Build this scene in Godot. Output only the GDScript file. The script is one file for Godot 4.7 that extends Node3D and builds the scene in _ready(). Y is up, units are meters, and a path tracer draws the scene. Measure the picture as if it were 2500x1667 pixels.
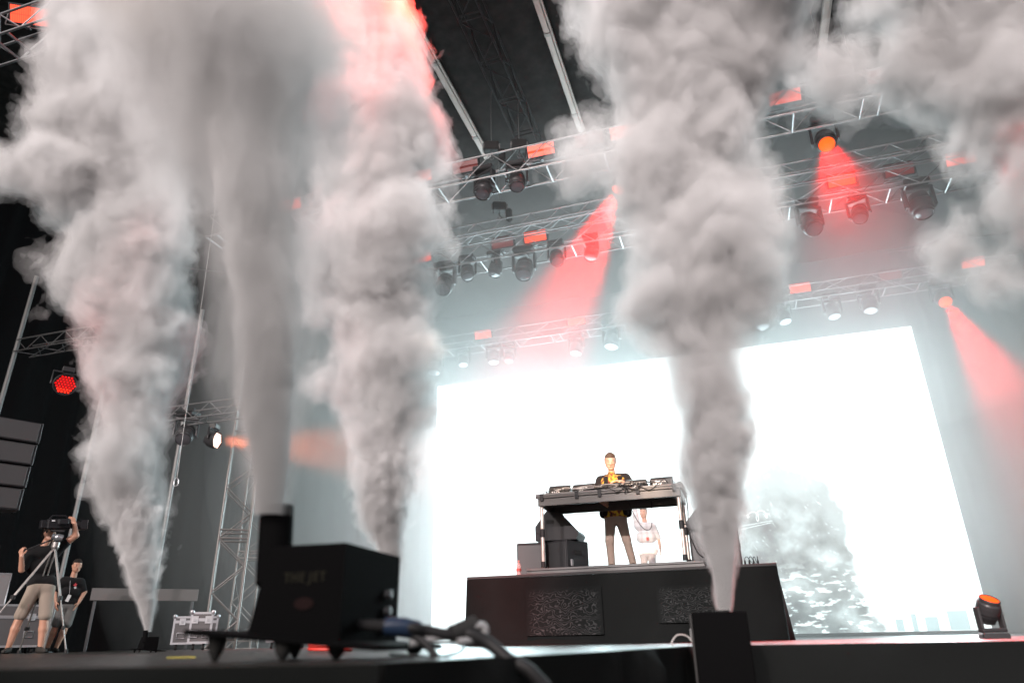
extends Node3D
# An open-air festival stage: cryo jets blow columns of cold smoke in front of a glaring video wall.
# The stage lies along x (right), y (up) and -z (upstage); the camera kneels in the pit just above the stage floor.

var mats := {}
var taken := {}
var noise_cloth: NoiseTexture2D
var noise_scuff: NoiseTexture2D
var noise_grain: NoiseTexture2D

# ---------------------------------------------------------------- small helpers
func lin(r: float, g: float, b: float, a := 1.0) -> Color:
	var c = Color(r, g, b).linear_to_srgb()
	c.a = a
	return c

func mat(key: String, r := 0.5, g := 0.5, b := 0.5, rough := 0.6, metal := 0.0) -> StandardMaterial3D:
	if mats.has(key):
		return mats[key]
	var m = StandardMaterial3D.new()
	m.resource_name = key
	m.albedo_color = lin(r, g, b)
	m.roughness = rough
	m.metallic = metal
	m.metallic_specular = 0.5 if metal > 0.0 or r > 0.04 else 0.28
	mats[key] = m
	return m

func grainy(m: StandardMaterial3D, tex: Texture2D, scale: float, bump := 0.0):
	m.albedo_texture = tex
	m.uv1_triplanar = true
	m.uv1_scale = Vector3(scale, scale, scale)
	if bump > 0.0:
		m.heightmap_enabled = true
		m.heightmap_texture = tex
		m.heightmap_scale = bump
	return m

func glow(key: String, c: Color, energy: float) -> StandardMaterial3D:
	if mats.has(key):
		return mats[key]
	var m = StandardMaterial3D.new()
	m.resource_name = key
	m.albedo_color = Color(0.05, 0.02, 0.02)
	m.roughness = 0.4
	m.emission_enabled = true
	m.emission = c
	m.emission_energy_multiplier = energy
	mats[key] = m
	return m

func fog_mat(c: Color, d: float) -> FogMaterial:
	var m = FogMaterial.new()
	m.albedo = c
	m.density = d
	return m

func numbered(n: String) -> String:
	if not taken.has(n):
		taken[n] = 0
		return n
	taken[n] += 1
	return "%s_%03d" % [n, taken[n]]

func tag(o: Node, label: String, category: String, group := "", kind := ""):
	if label: o.set_meta("label", label)
	if category: o.set_meta("category", category)
	if group: o.set_meta("group", group)
	if kind: o.set_meta("kind", kind)
	return o

func thing(called: String, label: String, category: String, at := Vector3.ZERO, turn := 0.0, group := "") -> Node3D:
	var o = Node3D.new()
	o.name = numbered(called)
	add_child(o)
	o.position = at
	o.rotation.y = deg_to_rad(turn)
	tag(o, label, category, group)
	return o

func part(parent: Node, called: String, mesh: Mesh, m: Material, at := Transform3D.IDENTITY) -> MeshInstance3D:
	var o = MeshInstance3D.new()
	o.name = called
	o.mesh = mesh
	o.material_override = m
	o.transform = at
	parent.add_child(o, true)
	return o

func structure(called: String, mesh: Mesh, m: Material, at := Transform3D.IDENTITY) -> MeshInstance3D:
	var o = part(self, numbered(called), mesh, m, at)
	o.set_meta("kind", "structure")
	return o

func at(x: float, y: float, z: float) -> Transform3D:
	return Transform3D(Basis(), Vector3(x, y, z))

func turned(x: float, y: float, z: float, ax := 0.0, ay := 0.0, az := 0.0) -> Transform3D:
	return Transform3D(Basis.from_euler(Vector3(deg_to_rad(ax), deg_to_rad(ay), deg_to_rad(az))), Vector3(x, y, z))

# ---------------------------------------------------------------- mesh builder
class Shape:
	var v := PackedVector3Array()
	var n := PackedVector3Array()
	var u := PackedVector2Array()

	func tri(a: Vector3, b: Vector3, c: Vector3, na: Vector3, nb: Vector3, nc: Vector3, ua := Vector2.ZERO, ub := Vector2.ZERO, uc := Vector2.ZERO):
		if (b - a).cross(c - a).dot(na + nb + nc) > 0.0:
			v.append_array([a, c, b]); n.append_array([na, nc, nb]); u.append_array([ua, uc, ub])
		else:
			v.append_array([a, b, c]); n.append_array([na, nb, nc]); u.append_array([ua, ub, uc])

	func quad(a: Vector3, b: Vector3, c: Vector3, d: Vector3, nn: Vector3):
		tri(a, b, c, nn, nn, nn, Vector2(0, 1), Vector2(1, 1), Vector2(1, 0))
		tri(a, c, d, nn, nn, nn, Vector2(0, 1), Vector2(1, 0), Vector2(0, 0))

	func box(c: Vector3, s: Vector3, bev := 0.0, bs := Basis()):
		var h = s / 2.0
		var b = minf(bev, minf(h.x, minf(h.y, h.z)) * 0.9)
		var p = func(q: Vector3): return c + bs * q
		for ax in 3:
			for sg in [-1.0, 1.0]:
				var nn = Vector3.ZERO; nn[ax] = sg
				var i = (ax + 1) % 3
				var j = (ax + 2) % 3
				var q = []
				for k in [[-1, -1], [1, -1], [1, 1], [-1, 1]]:
					var w = Vector3.ZERO
					w[ax] = sg * h[ax]; w[i] = k[0] * (h[i] - b); w[j] = k[1] * (h[j] - b)
					q.append(p.call(w))
				quad(q[0], q[1], q[2], q[3], bs * nn)
		if b <= 0.0: return
		for ax in 3:
			var i = (ax + 1) % 3
			var j = (ax + 2) % 3
			for si in [-1.0, 1.0]:
				for sj in [-1.0, 1.0]:
					var nn = Vector3.ZERO; nn[i] = si; nn[j] = sj
					var q = []
					for k in [[-1, 0], [1, 0], [1, 1], [-1, 1]]:
						var w = Vector3.ZERO
						w[ax] = k[0] * (h[ax] - b)
						w[i] = si * (h[i] - (b if k[1] == 0 else 0.0))
						w[j] = sj * (h[j] - (0.0 if k[1] == 0 else b))
						q.append(p.call(w))
					quad(q[0], q[1], q[2], q[3], (bs * nn).normalized())
		for sx in [-1.0, 1.0]:
			for sy in [-1.0, 1.0]:
				for sz in [-1.0, 1.0]:
					var s3 = Vector3(sx, sy, sz)
					var nn = (bs * s3).normalized()
					tri(p.call(s3 * (h - Vector3(0, b, b))), p.call(s3 * (h - Vector3(b, 0, b))), p.call(s3 * (h - Vector3(b, b, 0))), nn, nn, nn)

	func tube(pts: Array, radii, sides := 8, caps := true):
		var m = pts.size()
		var prev: Array = []
		var ref = Vector3.UP
		for i in m:
			var d: Vector3 = ((pts[mini(i + 1, m - 1)] as Vector3) - pts[maxi(i - 1, 0)]).normalized()
			if i == 0 and absf(d.dot(ref)) > 0.95: ref = Vector3.RIGHT
			var a = ref - d * ref.dot(d)
			a = a.normalized()
			ref = a
			var b = d.cross(a)
			var r: float = radii[i] if radii is Array else radii
			var ring = []
			for k in sides:
				var t = TAU * k / sides
				var nn = a * cos(t) + b * sin(t)
				ring.append([pts[i] + nn * r, nn])
			if i > 0:
				for k in sides:
					var k2 = (k + 1) % sides
					tri(prev[k][0], ring[k][0], ring[k2][0], prev[k][1], ring[k][1], ring[k2][1])
					tri(prev[k][0], ring[k2][0], prev[k2][0], prev[k][1], ring[k2][1], prev[k2][1])
			if caps and (i == 0 or i == m - 1):
				var nn = -d if i == 0 else d
				for k in range(1, sides - 1):
					tri(ring[0][0], ring[k][0], ring[k + 1][0], nn, nn, nn)
			prev = ring

	func lathe(prof: Array, sides := 20, xf := Transform3D.IDENTITY):
		for i in prof.size() - 1:
			var a: Vector2 = prof[i]
			var b: Vector2 = prof[i + 1]
			var dd = (b - a).normalized()
			var nr = Vector2(dd.y, -dd.x)
			for k in sides:
				var t0 = TAU * k / sides
				var t1 = TAU * (k + 1) / sides
				var e0 = Vector3(cos(t0), 0, sin(t0))
				var e1 = Vector3(cos(t1), 0, sin(t1))
				var n0 = xf.basis * (e0 * nr.x + Vector3.UP * nr.y)
				var n1 = xf.basis * (e1 * nr.x + Vector3.UP * nr.y)
				var p0 = xf * (e0 * a.x + Vector3.UP * a.y)
				var p1 = xf * (e1 * a.x + Vector3.UP * a.y)
				var q0 = xf * (e0 * b.x + Vector3.UP * b.y)
				var q1 = xf * (e1 * b.x + Vector3.UP * b.y)
				if b.x > 1e-5: tri(p0, q0, q1, n0, n0, n1)
				if a.x > 1e-5: tri(p0, q1, p1, n0, n1, n1)

	func prism(poly: Array, z0: float, z1: float):
		var m = poly.size()
		var flat = PackedVector2Array(poly)
		var ix = Geometry2D.triangulate_polygon(flat)
		for k in range(0, ix.size(), 3):
			var a = flat[ix[k]]; var b = flat[ix[k + 1]]; var c = flat[ix[k + 2]]
			var nf = Vector3(0, 0, signf(z1 - z0))
			tri(Vector3(a.x, a.y, z1), Vector3(b.x, b.y, z1), Vector3(c.x, c.y, z1), nf, nf, nf)
			tri(Vector3(a.x, a.y, z0), Vector3(b.x, b.y, z0), Vector3(c.x, c.y, z0), -nf, -nf, -nf)
		var cw = Geometry2D.is_polygon_clockwise(flat)
		for k in m:
			var a: Vector2 = poly[k]
			var b: Vector2 = poly[(k + 1) % m]
			var d = (b - a).normalized()
			var nn = Vector3(-d.y, d.x, 0) if cw else Vector3(d.y, -d.x, 0)
			quad(Vector3(a.x, a.y, z0), Vector3(b.x, b.y, z0), Vector3(b.x, b.y, z1), Vector3(a.x, a.y, z1), nn)

	func grid(nu: int, nv: int, f: Callable):
		# a smooth sheet: f(s, t) gives a point
		var p = []
		for j in nv + 1:
			for i in nu + 1:
				p.append(f.call(float(i) / nu, float(j) / nv))
		var q = []
		for j in nv + 1:
			for i in nu + 1:
				var du: Vector3 = p[j * (nu + 1) + mini(i + 1, nu)] - p[j * (nu + 1) + maxi(i - 1, 0)]
				var dv: Vector3 = p[mini(j + 1, nv) * (nu + 1) + i] - p[maxi(j - 1, 0) * (nu + 1) + i]
				q.append(du.cross(dv).normalized())
		for j in nv:
			for i in nu:
				var a = j * (nu + 1) + i
				var b = a + 1
				var c = a + nu + 2
				var d = a + nu + 1
				tri(p[a], p[b], p[c], q[a], q[b], q[c])
				tri(p[a], p[c], p[d], q[a], q[c], q[d])

	func mesh() -> ArrayMesh:
		var ar = []
		ar.resize(Mesh.ARRAY_MAX)
		ar[Mesh.ARRAY_VERTEX] = v
		ar[Mesh.ARRAY_NORMAL] = n
		ar[Mesh.ARRAY_TEX_UV] = u
		var me = ArrayMesh.new()
		me.add_surface_from_arrays(Mesh.PRIMITIVE_TRIANGLES, ar)
		return me

func box(s: Vector3, bev := 0.004, c := Vector3.ZERO) -> ArrayMesh:
	var b = Shape.new()
	b.box(c, s, bev)
	return b.mesh()

func bar(a: Vector3, b: Vector3, r: float, sides := 8) -> ArrayMesh:
	var s = Shape.new()
	s.tube([a, b], r, sides)
	return s.mesh()

func tube(pts: Array, r, sides := 8) -> ArrayMesh:
	var s = Shape.new()
	s.tube(pts, r, sides)
	return s.mesh()

func smooth(pts: Array, n := 8) -> Array:
	# Catmull-Rom through the points
	var out = []
	for i in pts.size() - 1:
		var p0: Vector3 = pts[maxi(i - 1, 0)]
		var p1: Vector3 = pts[i]
		var p2: Vector3 = pts[i + 1]
		var p3: Vector3 = pts[mini(i + 2, pts.size() - 1)]
		for k in n:
			out.append(p1.cubic_interpolate(p2, p0, p3, float(k) / n))
	out.append(pts[-1])
	return out

func lathe(prof: Array, sides := 20, xf := Transform3D.IDENTITY) -> ArrayMesh:
	var s = Shape.new()
	s.lathe(prof, sides, xf)
	return s.mesh()

func lettering(text: String, height: float, bold := false) -> TextMesh:
	var t = TextMesh.new()
	t.text = text
	t.font_size = 32
	t.pixel_size = height / 24.0
	t.depth = 0.002
	var f = SystemFont.new()
	f.font_names = PackedStringArray(["Droid Sans"])
	f.font_weight = 700 if bold else 400
	t.font = f
	return t

# ---------------------------------------------------------------- fields: surface nets
func nets(f: PackedFloat32Array, nx: int, ny: int, nz: int, lo: Vector3, h: float, level: float, normals := false) -> ArrayMesh:
	var ar = net_arrays(f, nx, ny, nz, lo, h, level, normals)
	return net_mesh(ar)

func net_mesh(ar: Array) -> ArrayMesh:
	var me = ArrayMesh.new()
	if ar.size():
		me.add_surface_from_arrays(Mesh.PRIMITIVE_TRIANGLES, ar)
	return me

func net_arrays(f: PackedFloat32Array, nx: int, ny: int, nz: int, lo: Vector3, h: float, level: float, normals: bool) -> Array:
	var vi = PackedInt32Array()
	vi.resize(nx * ny * nz)
	vi.fill(-1)
	var vs = PackedVector3Array()
	var ix = PackedInt32Array()
	var sz = nx
	var sy = nx * nz
	var off = [0, 1, sz, sz + 1, sy, sy + 1, sy + sz, sy + sz + 1]
	var c = [Vector3(0, 0, 0), Vector3(1, 0, 0), Vector3(0, 0, 1), Vector3(1, 0, 1), Vector3(0, 1, 0), Vector3(1, 1, 0), Vector3(0, 1, 1), Vector3(1, 1, 1)]
	var edges = [[0, 1], [2, 3], [4, 5], [6, 7], [0, 2], [1, 3], [4, 6], [5, 7], [0, 4], [1, 5], [2, 6], [3, 7]]
	var g = PackedFloat32Array()
	g.resize(8)
	for j in ny - 1:
		for k in nz - 1:
			var o = j * sy + k * sz
			for i in nx - 1:
				var a = o + i
				var n = 0
				if f[a] > level: n += 1
				if f[a + 1] > level: n += 1
				if f[a + sz] > level: n += 1
				if f[a + sz + 1] > level: n += 1
				if f[a + sy] > level: n += 1
				if f[a + sy + 1] > level: n += 1
				if f[a + sy + sz] > level: n += 1
				if f[a + sy + sz + 1] > level: n += 1
				if n == 0 or n == 8: continue
				for q in 8: g[q] = f[a + off[q]] - level
				var s = Vector3.ZERO
				var m = 0
				for e in edges:
					var p: float = g[e[0]]
					var w: float = g[e[1]]
					if (p > 0.0) != (w > 0.0):
						s += c[e[0]].lerp(c[e[1]], p / (p - w))
						m += 1
				vi[a] = vs.size()
				vs.append(lo + (Vector3(i, j, k) + s / m) * h)
	for j in range(1, ny - 1):
		for k in range(1, nz - 1):
			var o = j * sy + k * sz
			for i in range(1, nx - 1):
				var a = o + i
				var in0 = f[a] > level
				if in0 != (f[a + 1] > level):
					net_quad(ix, vi[a - sy - sz], vi[a - sz], vi[a], vi[a - sy], in0)
				if in0 != (f[a + sz] > level):
					net_quad(ix, vi[a - sy - 1], vi[a - sy], vi[a], vi[a - 1], in0)
				if in0 != (f[a + sy] > level):
					net_quad(ix, vi[a - sz - 1], vi[a - 1], vi[a], vi[a - sz], in0)
	if ix.size() == 0:
		return []
	var ar = []
	ar.resize(Mesh.ARRAY_MAX)
	ar[Mesh.ARRAY_VERTEX] = vs
	ar[Mesh.ARRAY_INDEX] = ix
	if normals:
		var nn = PackedVector3Array()
		nn.resize(vs.size())
		for t in range(0, ix.size(), 3):
			var a = vs[ix[t]]
			var w = (vs[ix[t + 2]] - a).cross(vs[ix[t + 1]] - a)
			nn[ix[t]] += w; nn[ix[t + 1]] += w; nn[ix[t + 2]] += w
		for t in nn.size(): nn[t] = nn[t].normalized()
		ar[Mesh.ARRAY_NORMAL] = nn
	return ar

func net_quad(ix: PackedInt32Array, a: int, b: int, c: int, d: int, flip: bool):
	if a < 0 or b < 0 or c < 0 or d < 0: return
	if flip:
		ix.append(a); ix.append(c); ix.append(b); ix.append(a); ix.append(d); ix.append(c)
	else:
		ix.append(a); ix.append(b); ix.append(c); ix.append(a); ix.append(c); ix.append(d)

# a body from tapered capsules [a, b, ra, rb], joined by a smooth minimum
func flesh(bones: Array, h: float, k := 0.03) -> ArrayMesh:
	var lo = Vector3(1e9, 1e9, 1e9)
	var hi = -lo
	for b in bones:
		var r = Vector3.ONE * (maxf(b[2], b[3]) + 2.5 * h)
		lo = lo.min(b[0] - r).min(b[1] - r)
		hi = hi.max(b[0] + r).max(b[1] + r)
	var nx = int((hi.x - lo.x) / h) + 2
	var ny = int((hi.y - lo.y) / h) + 2
	var nz = int((hi.z - lo.z) / h) + 2
	var f = PackedFloat32Array()
	f.resize(nx * ny * nz)
	f.fill(-1.0)
	for b in bones:
		var a: Vector3 = b[0]
		var ab: Vector3 = b[1] - a
		var ll = maxf(ab.length_squared(), 1e-9)
		var ra: float = b[2]
		var rb: float = b[3]
		var m = Vector3.ONE * (maxf(ra, rb) + k + h * 2.0)
		var c0 = ((a.min(b[1]) - m - lo) / h).max(Vector3.ZERO)
		var c1 = ((a.max(b[1]) + m - lo) / h)
		for j in range(int(c0.y), mini(int(c1.y) + 1, ny)):
			for q in range(int(c0.z), mini(int(c1.z) + 1, nz)):
				for i in range(int(c0.x), mini(int(c1.x) + 1, nx)):
					var p = lo + Vector3(i, j, q) * h - a
					var t = clampf(p.dot(ab) / ll, 0.0, 1.0)
					var d = lerpf(ra, rb, t) - (p - ab * t).length()
					var id = (j * nz + q) * nx + i
					var e = f[id]
					var s = clampf(0.5 + 0.5 * (d - e) / k, 0.0, 1.0)
					f[id] = lerpf(e, d, s) + k * s * (1.0 - s)
	return nets(f, nx, ny, nz, lo, h, 0.0, true)

func joined(meshes: Array) -> ArrayMesh:
	var s = SurfaceTool.new()
	for m in meshes:
		s.append_from(m, 0, Transform3D.IDENTITY)
	return s.commit()

# ---------------------------------------------------------------- smoke
func row_at(rows: Array, y: float) -> Array:
	var n = rows.size()
	if y <= rows[0][0]: return rows[0]
	for i in range(1, n):
		if y < rows[i][0]:
			var a = rows[i - 1]
			var b = rows[i]
			var t = (y - a[0]) / (b[0] - a[0])
			return [y, lerpf(a[1], b[1], t), lerpf(a[2], b[2], t), lerpf(a[3], b[3], t)]
	return rows[n - 1]

func field_noise(sd: int, freq: float, oct: int, ridged: bool) -> FastNoiseLite:
	var q = FastNoiseLite.new()
	q.seed = sd
	q.noise_type = FastNoiseLite.TYPE_SIMPLEX_SMOOTH
	q.frequency = freq
	q.fractal_type = FastNoiseLite.FRACTAL_RIDGED if ridged else FastNoiseLite.FRACTAL_FBM
	q.fractal_octaves = oct
	q.fractal_gain = 0.52
	q.fractal_lacunarity = 2.15
	return q

# rows: [height, x, z, radius] up the column; lobes: [centre, radius]; layers: [level, density, colour, height above which the layer dies out]
func smoke_plume(label: String, rows: Array, lobes: Array, h: float, top: float, sd: int, amp: float, layers: Array, ys := 0.85):
	var o = thing("smoke_plume", label, "smoke", Vector3(rows[0][1], rows[0][0], rows[0][2]), 0, "columns of cold smoke along the stage front")
	var t = Thread.new()
	t.start(smoke_surfaces.bind(rows, lobes, h, top, sd, amp, layers, o.position, ys, 0.0))
	smoke_jobs.append([t, o, layers])
	return o

# the lower, tighter part of a column on a finer grid, dying out upwards inside the billows
func smoke_foot(o: Node3D, rows: Array, length: float, h: float, sd: int, amp: float, layers: Array):
	var t = Thread.new()
	t.start(smoke_surfaces.bind(rows, [], h, rows[0][0] + length, sd, amp, layers, o.position, 0.7, length))
	smoke_jobs.append([t, o, layers])

func finish_smoke():
	for j in smoke_jobs:
		var found: Array = j[0].wait_to_finish()
		for i in found.size():
			if found[i].size():
				part(j[1], "billow", net_mesh(found[i]), fog_mat(j[2][i][2], j[2][i][1]))

var smoke_jobs := []

func smoke_surfaces(rows: Array, lobes: Array, h: float, top: float, sd: int, amp: float, layers: Array, origin: Vector3, ys: float, fade: float) -> Array:
	var lo = Vector3(1e9, rows[0][0] - 2.0 * h, 1e9)
	var hi = Vector3(-1e9, top, -1e9)
	for r in rows:
		if r[0] > top + 0.2: continue
		var w = r[3] * (2.5 if layers[0][0] < -0.3 else 1.75) + 0.05
		lo.x = minf(lo.x, r[1] - w); hi.x = maxf(hi.x, r[1] + w)
		lo.z = minf(lo.z, r[2] - w); hi.z = maxf(hi.z, r[2] + w)
	for b in lobes:
		var w = Vector3.ONE * float(b[1]) * 1.5
		lo = lo.min(b[0] - w); hi = hi.max(b[0] + w)
	lo.y = rows[0][0] - 2.0 * h
	hi.y = top
	var nx = int((hi.x - lo.x) / h) + 2
	var ny = int((hi.y - lo.y) / h) + 2
	var nz = int((hi.z - lo.z) / h) + 2
	var f = PackedFloat32Array()
	f.resize(nx * ny * nz)
	f.fill(-3.0)
	var slow = field_noise(sd, 0.7, 2, false)
	var puff = field_noise(sd + 7, 0.95, 5, true)
	puff.fractal_gain = 0.57
	puff.domain_warp_enabled = true
	puff.domain_warp_amplitude = 0.35
	puff.domain_warp_frequency = 0.9
	puff.domain_warp_fractal_octaves = 3
	var curl = field_noise(sd + 19, 3.2, 5, true)
	var fm = 2.3 if fade > 0.0 else 1.0
	for j in range(1, ny - 1):
		var y = lo.y + j * h
		if y < rows[0][0]: continue
		var r = row_at(rows, y)
		var rad: float = r[3] * 1.06
		var w = clampf(rad / 0.55, 0.0, 1.0)
		var cx: float = r[1] + 0.2 * rad * slow.get_noise_2d(y * 1.4, 3.7)
		var cz: float = r[2] + 0.2 * rad * slow.get_noise_2d(y * 1.4, 31.7)
		var a1 = amp * 0.24 * w
		var a2 = amp * 0.29 * w
		if fade > 0.0: a2 = amp * minf(0.16, 0.5 * rad) * smoothstep(0.1, 0.6, y - rows[0][0])
		var a3 = amp * minf(0.13, 0.5 * rad)
		var un = 1.0 / clampf(rad, 0.02, 0.6)
		var less = 0.0 if fade <= 0.0 else 1.5 * smoothstep(0.35, 1.0, (y - rows[0][0]) / fade)
		for k in range(1, nz - 1):
			var z = lo.z + k * h
			var dz = z - cz
			for i in range(1, nx - 1):
				var x = lo.x + i * h
				var dx = x - cx
				var v = rad - sqrt(dx * dx + dz * dz)
				for b in lobes:
					var p: Vector3 = b[0]
					var q = float(b[1]) - sqrt((x - p.x) * (x - p.x) + (y - p.y) * (y - p.y) + (z - p.z) * (z - p.z))
					if q > v: v = q
				if v * un > -1.3:
					if v * un < 1.1:
						v += a1 * slow.get_noise_3d(x, y * ys, z)
						v -= a2 * (puff.get_noise_3d(x * fm, y * ys * fm, z * fm) - 0.33)
						v -= a3 * (curl.get_noise_3d(x * fm, y * ys * fm, z * fm) - 0.33)
					f[(j * nz + k) * nx + i] = v * un - less
	var out = []
	for l in layers:
		out.append(net_arrays(f, nx, ny, nz, lo - origin, h, l[0], false))
	return out

# the tight lower jet inside a column: a rough cone of denser smoke that dies out upwards
func smoke_jet(o: Node3D, rows: Array, length: float, scale: float, rough: float, density: float, c: Color, sd: int):
	var q = field_noise(sd, 7.5, 4, true)
	var slow = field_noise(sd + 3, 1.2, 2, false)
	var y0: float = rows[0][0]
	var steps = int(length / 0.016)
	var sides = 44
	var ring = func(j: int) -> Array:
		var y = y0 + length * j / steps
		var r = row_at(rows, y)
		var t = float(j) / steps
		var rad: float = r[3] * scale * pow(1.0 - t, 0.55)
		var c0 = Vector3(r[1] + 0.25 * r[3] * slow.get_noise_2d(y * 1.4, 3.7), y, r[2] + 0.25 * r[3] * slow.get_noise_2d(y * 1.4, 31.7))
		var out = []
		for k in sides:
			var a = TAU * k / sides
			var d = Vector3(cos(a), 0, sin(a))
			var p = c0 + d * r[3]
			var amp = rough * smoothstep(0.0, 0.25, y - y0)
			var w = rad * (1.0 - amp * (0.5 + 0.5 * q.get_noise_3d(p.x, p.y * 0.6, p.z)) + amp * 0.35) + rad * 0.25 * amp * slow.get_noise_3d(p.x * 3.0, p.y * 3.0, p.z * 3.0)
			out.append(c0 + d * maxf(w, 0.001) - o.position)
		return out
	var vs = PackedVector3Array()
	var ix = PackedInt32Array()
	for j in steps + 1:
		vs.append_array(ring.call(j))
	for j in steps:
		for k in sides:
			var a = j * sides + k
			var b = j * sides + (k + 1) % sides
			ix.append_array([a, b + sides, a + sides, a, b, b + sides])
	for k in range(1, sides - 1):
		ix.append_array([0, k + 1, k])
		var e = steps * sides
		ix.append_array([e, e + k, e + k + 1])
	var ar = []
	ar.resize(Mesh.ARRAY_MAX)
	ar[Mesh.ARRAY_VERTEX] = vs
	ar[Mesh.ARRAY_INDEX] = ix
	var me = ArrayMesh.new()
	me.add_surface_from_arrays(Mesh.PRIMITIVE_TRIANGLES, ar)
	part(o, "jet", me, fog_mat(c, density))

# ---------------------------------------------------------------- people (own axes: y up, facing +z, x to the right of the picture)
func seg(a: Vector3, b: Vector3, ra: float, rb: float) -> Array:
	return [a, b, ra, rb]

# a hand with a palm, four unequal bent fingers and a thumb off the side; dir points from wrist to knuckles, up is the back of the hand
func hand_bones(w: Vector3, dir: Vector3, up: Vector3, thumb_side: float, curl: float) -> Array:
	var d = dir.normalized()
	var n = (up - d * up.dot(d)).normalized()
	var s = d.cross(n).normalized() * thumb_side
	var out = []
	var knuckle = w + d * 0.09
	for i in 4:
		var off = (0.030 - 0.021 * i)
		var k = knuckle + s * off - d * (0.006 * absf(i - 1))
		out.append(seg(w + s * off * 0.55 + d * 0.02, k, 0.016, 0.012))
		var l = [0.042, 0.047, 0.043, 0.033][i]
		var a1 = curl * 0.5
		var a2 = curl * 1.2
		var a3 = curl * 1.8
		var p1 = k + (d * cos(a1) - n * sin(a1)) * l
		var p2 = p1 + (d * cos(a2) - n * sin(a2)) * l * 0.65
		var p3 = p2 + (d * cos(a3) - n * sin(a3)) * l * 0.5
		out.append(seg(k, p1, 0.0098, 0.0088))
		out.append(seg(p1, p2, 0.0088, 0.008))
		out.append(seg(p2, p3, 0.008, 0.0068))
	var t0 = w + s * 0.024 + d * 0.03 - n * 0.006
	var t1 = t0 + (s * 0.75 + d * 0.6 - n * 0.35).normalized() * 0.042
	var t2 = t1 + (s * 0.25 + d * 0.85 - n * 0.5).normalized() * 0.032
	out.append(seg(w + s * 0.01 + d * 0.01, t0, 0.018, 0.014))
	out.append(seg(t0, t1, 0.0125, 0.0105))
	out.append(seg(t1, t2, 0.0105, 0.0082))
	return out

# the head: centre c (between the ears), facing dir, up u; about 0.23 m from chin to crown
func head_bones(c: Vector3, fwd: Vector3, u: Vector3) -> Array:
	var f = fwd.normalized()
	var up = (u - f * u.dot(f)).normalized()
	var r = up.cross(f).normalized()
	var g = func(x: float, y: float, z: float) -> Vector3: return c + r * x + up * y + f * z
	return [
		seg(g.call(0, 0.035, -0.015), g.call(0, 0.045, 0.01), 0.083, 0.079), seg(g.call(0, -0.02, 0.01), g.call(0, 0.0, 0.025), 0.066, 0.068),
		seg(g.call(-0.025, -0.06, 0.04), g.call(0.025, -0.06, 0.04), 0.038, 0.038), seg(g.call(-0.012, -0.092, 0.058), g.call(0.012, -0.092, 0.058), 0.021, 0.021),
		seg(g.call(-0.052, -0.055, 0.0), g.call(-0.022, -0.088, 0.045), 0.022, 0.02), seg(g.call(0.052, -0.055, 0.0), g.call(0.022, -0.088, 0.045), 0.022, 0.02),
		seg(g.call(-0.03, 0.026, 0.082), g.call(0.03, 0.026, 0.082), 0.011, 0.011), seg(g.call(0, 0.012, 0.088), g.call(0, -0.026, 0.107), 0.008, 0.012),
		seg(g.call(-0.011, -0.03, 0.094), g.call(0.011, -0.03, 0.094), 0.0085, 0.0085), seg(g.call(-0.02, -0.058, 0.083), g.call(0.02, -0.058, 0.083), 0.009, 0.009),
		seg(g.call(-0.037, -0.012, 0.068), g.call(-0.046, -0.02, 0.05), 0.02, 0.02), seg(g.call(0.037, -0.012, 0.068), g.call(0.046, -0.02, 0.05), 0.02, 0.02),
		seg(g.call(-0.08, 0.012, -0.01), g.call(-0.077, -0.022, -0.004), 0.013, 0.009), seg(g.call(0.08, 0.012, -0.01), g.call(0.077, -0.022, -0.004), 0.013, 0.009),
	]

func face_parts(o: Node3D, c: Vector3, fwd: Vector3, u: Vector3, lips: Material):
	var f = fwd.normalized()
	var up = (u - f * u.dot(f)).normalized()
	var r = up.cross(f).normalized()
	var bs = Basis(r, up, f)
	for s in [-1.0, 1.0]:
		var e = Shape.new()
		e.tube([Vector3(-0.011, 0, 0), Vector3(-0.005, 0.0, 0.004), Vector3(0.005, 0.0, 0.004), Vector3(0.011, 0, 0)], [0.002, 0.0058, 0.0058, 0.002], 8)
		part(o, "eye", e.mesh(), mat("eye_dark", 0.03, 0.022, 0.018, 0.25), Transform3D(bs, c + r * 0.031 * s + up * 0.008 + f * 0.082))
		var b = Shape.new()
		b.tube([Vector3(-0.018, -0.002, -0.003), Vector3(0, 0.003, 0.004), Vector3(0.018, -0.001, -0.003)], [0.002, 0.0045, 0.002], 6)
		part(o, "eyebrow", b.mesh(), mat("brow_brown", 0.05, 0.032, 0.022, 0.8), Transform3D(bs, c + r * 0.031 * s + up * 0.03 + f * 0.091))
	var m = Shape.new()
	m.tube([Vector3(-0.022, 0, -0.004), Vector3(0, -0.001, 0.004), Vector3(0.022, 0, -0.004)], [0.002, 0.0062, 0.002], 8)
	part(o, "mouth", m.mesh(), lips, Transform3D(bs, c - up * 0.058 + f * 0.0885))

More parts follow.
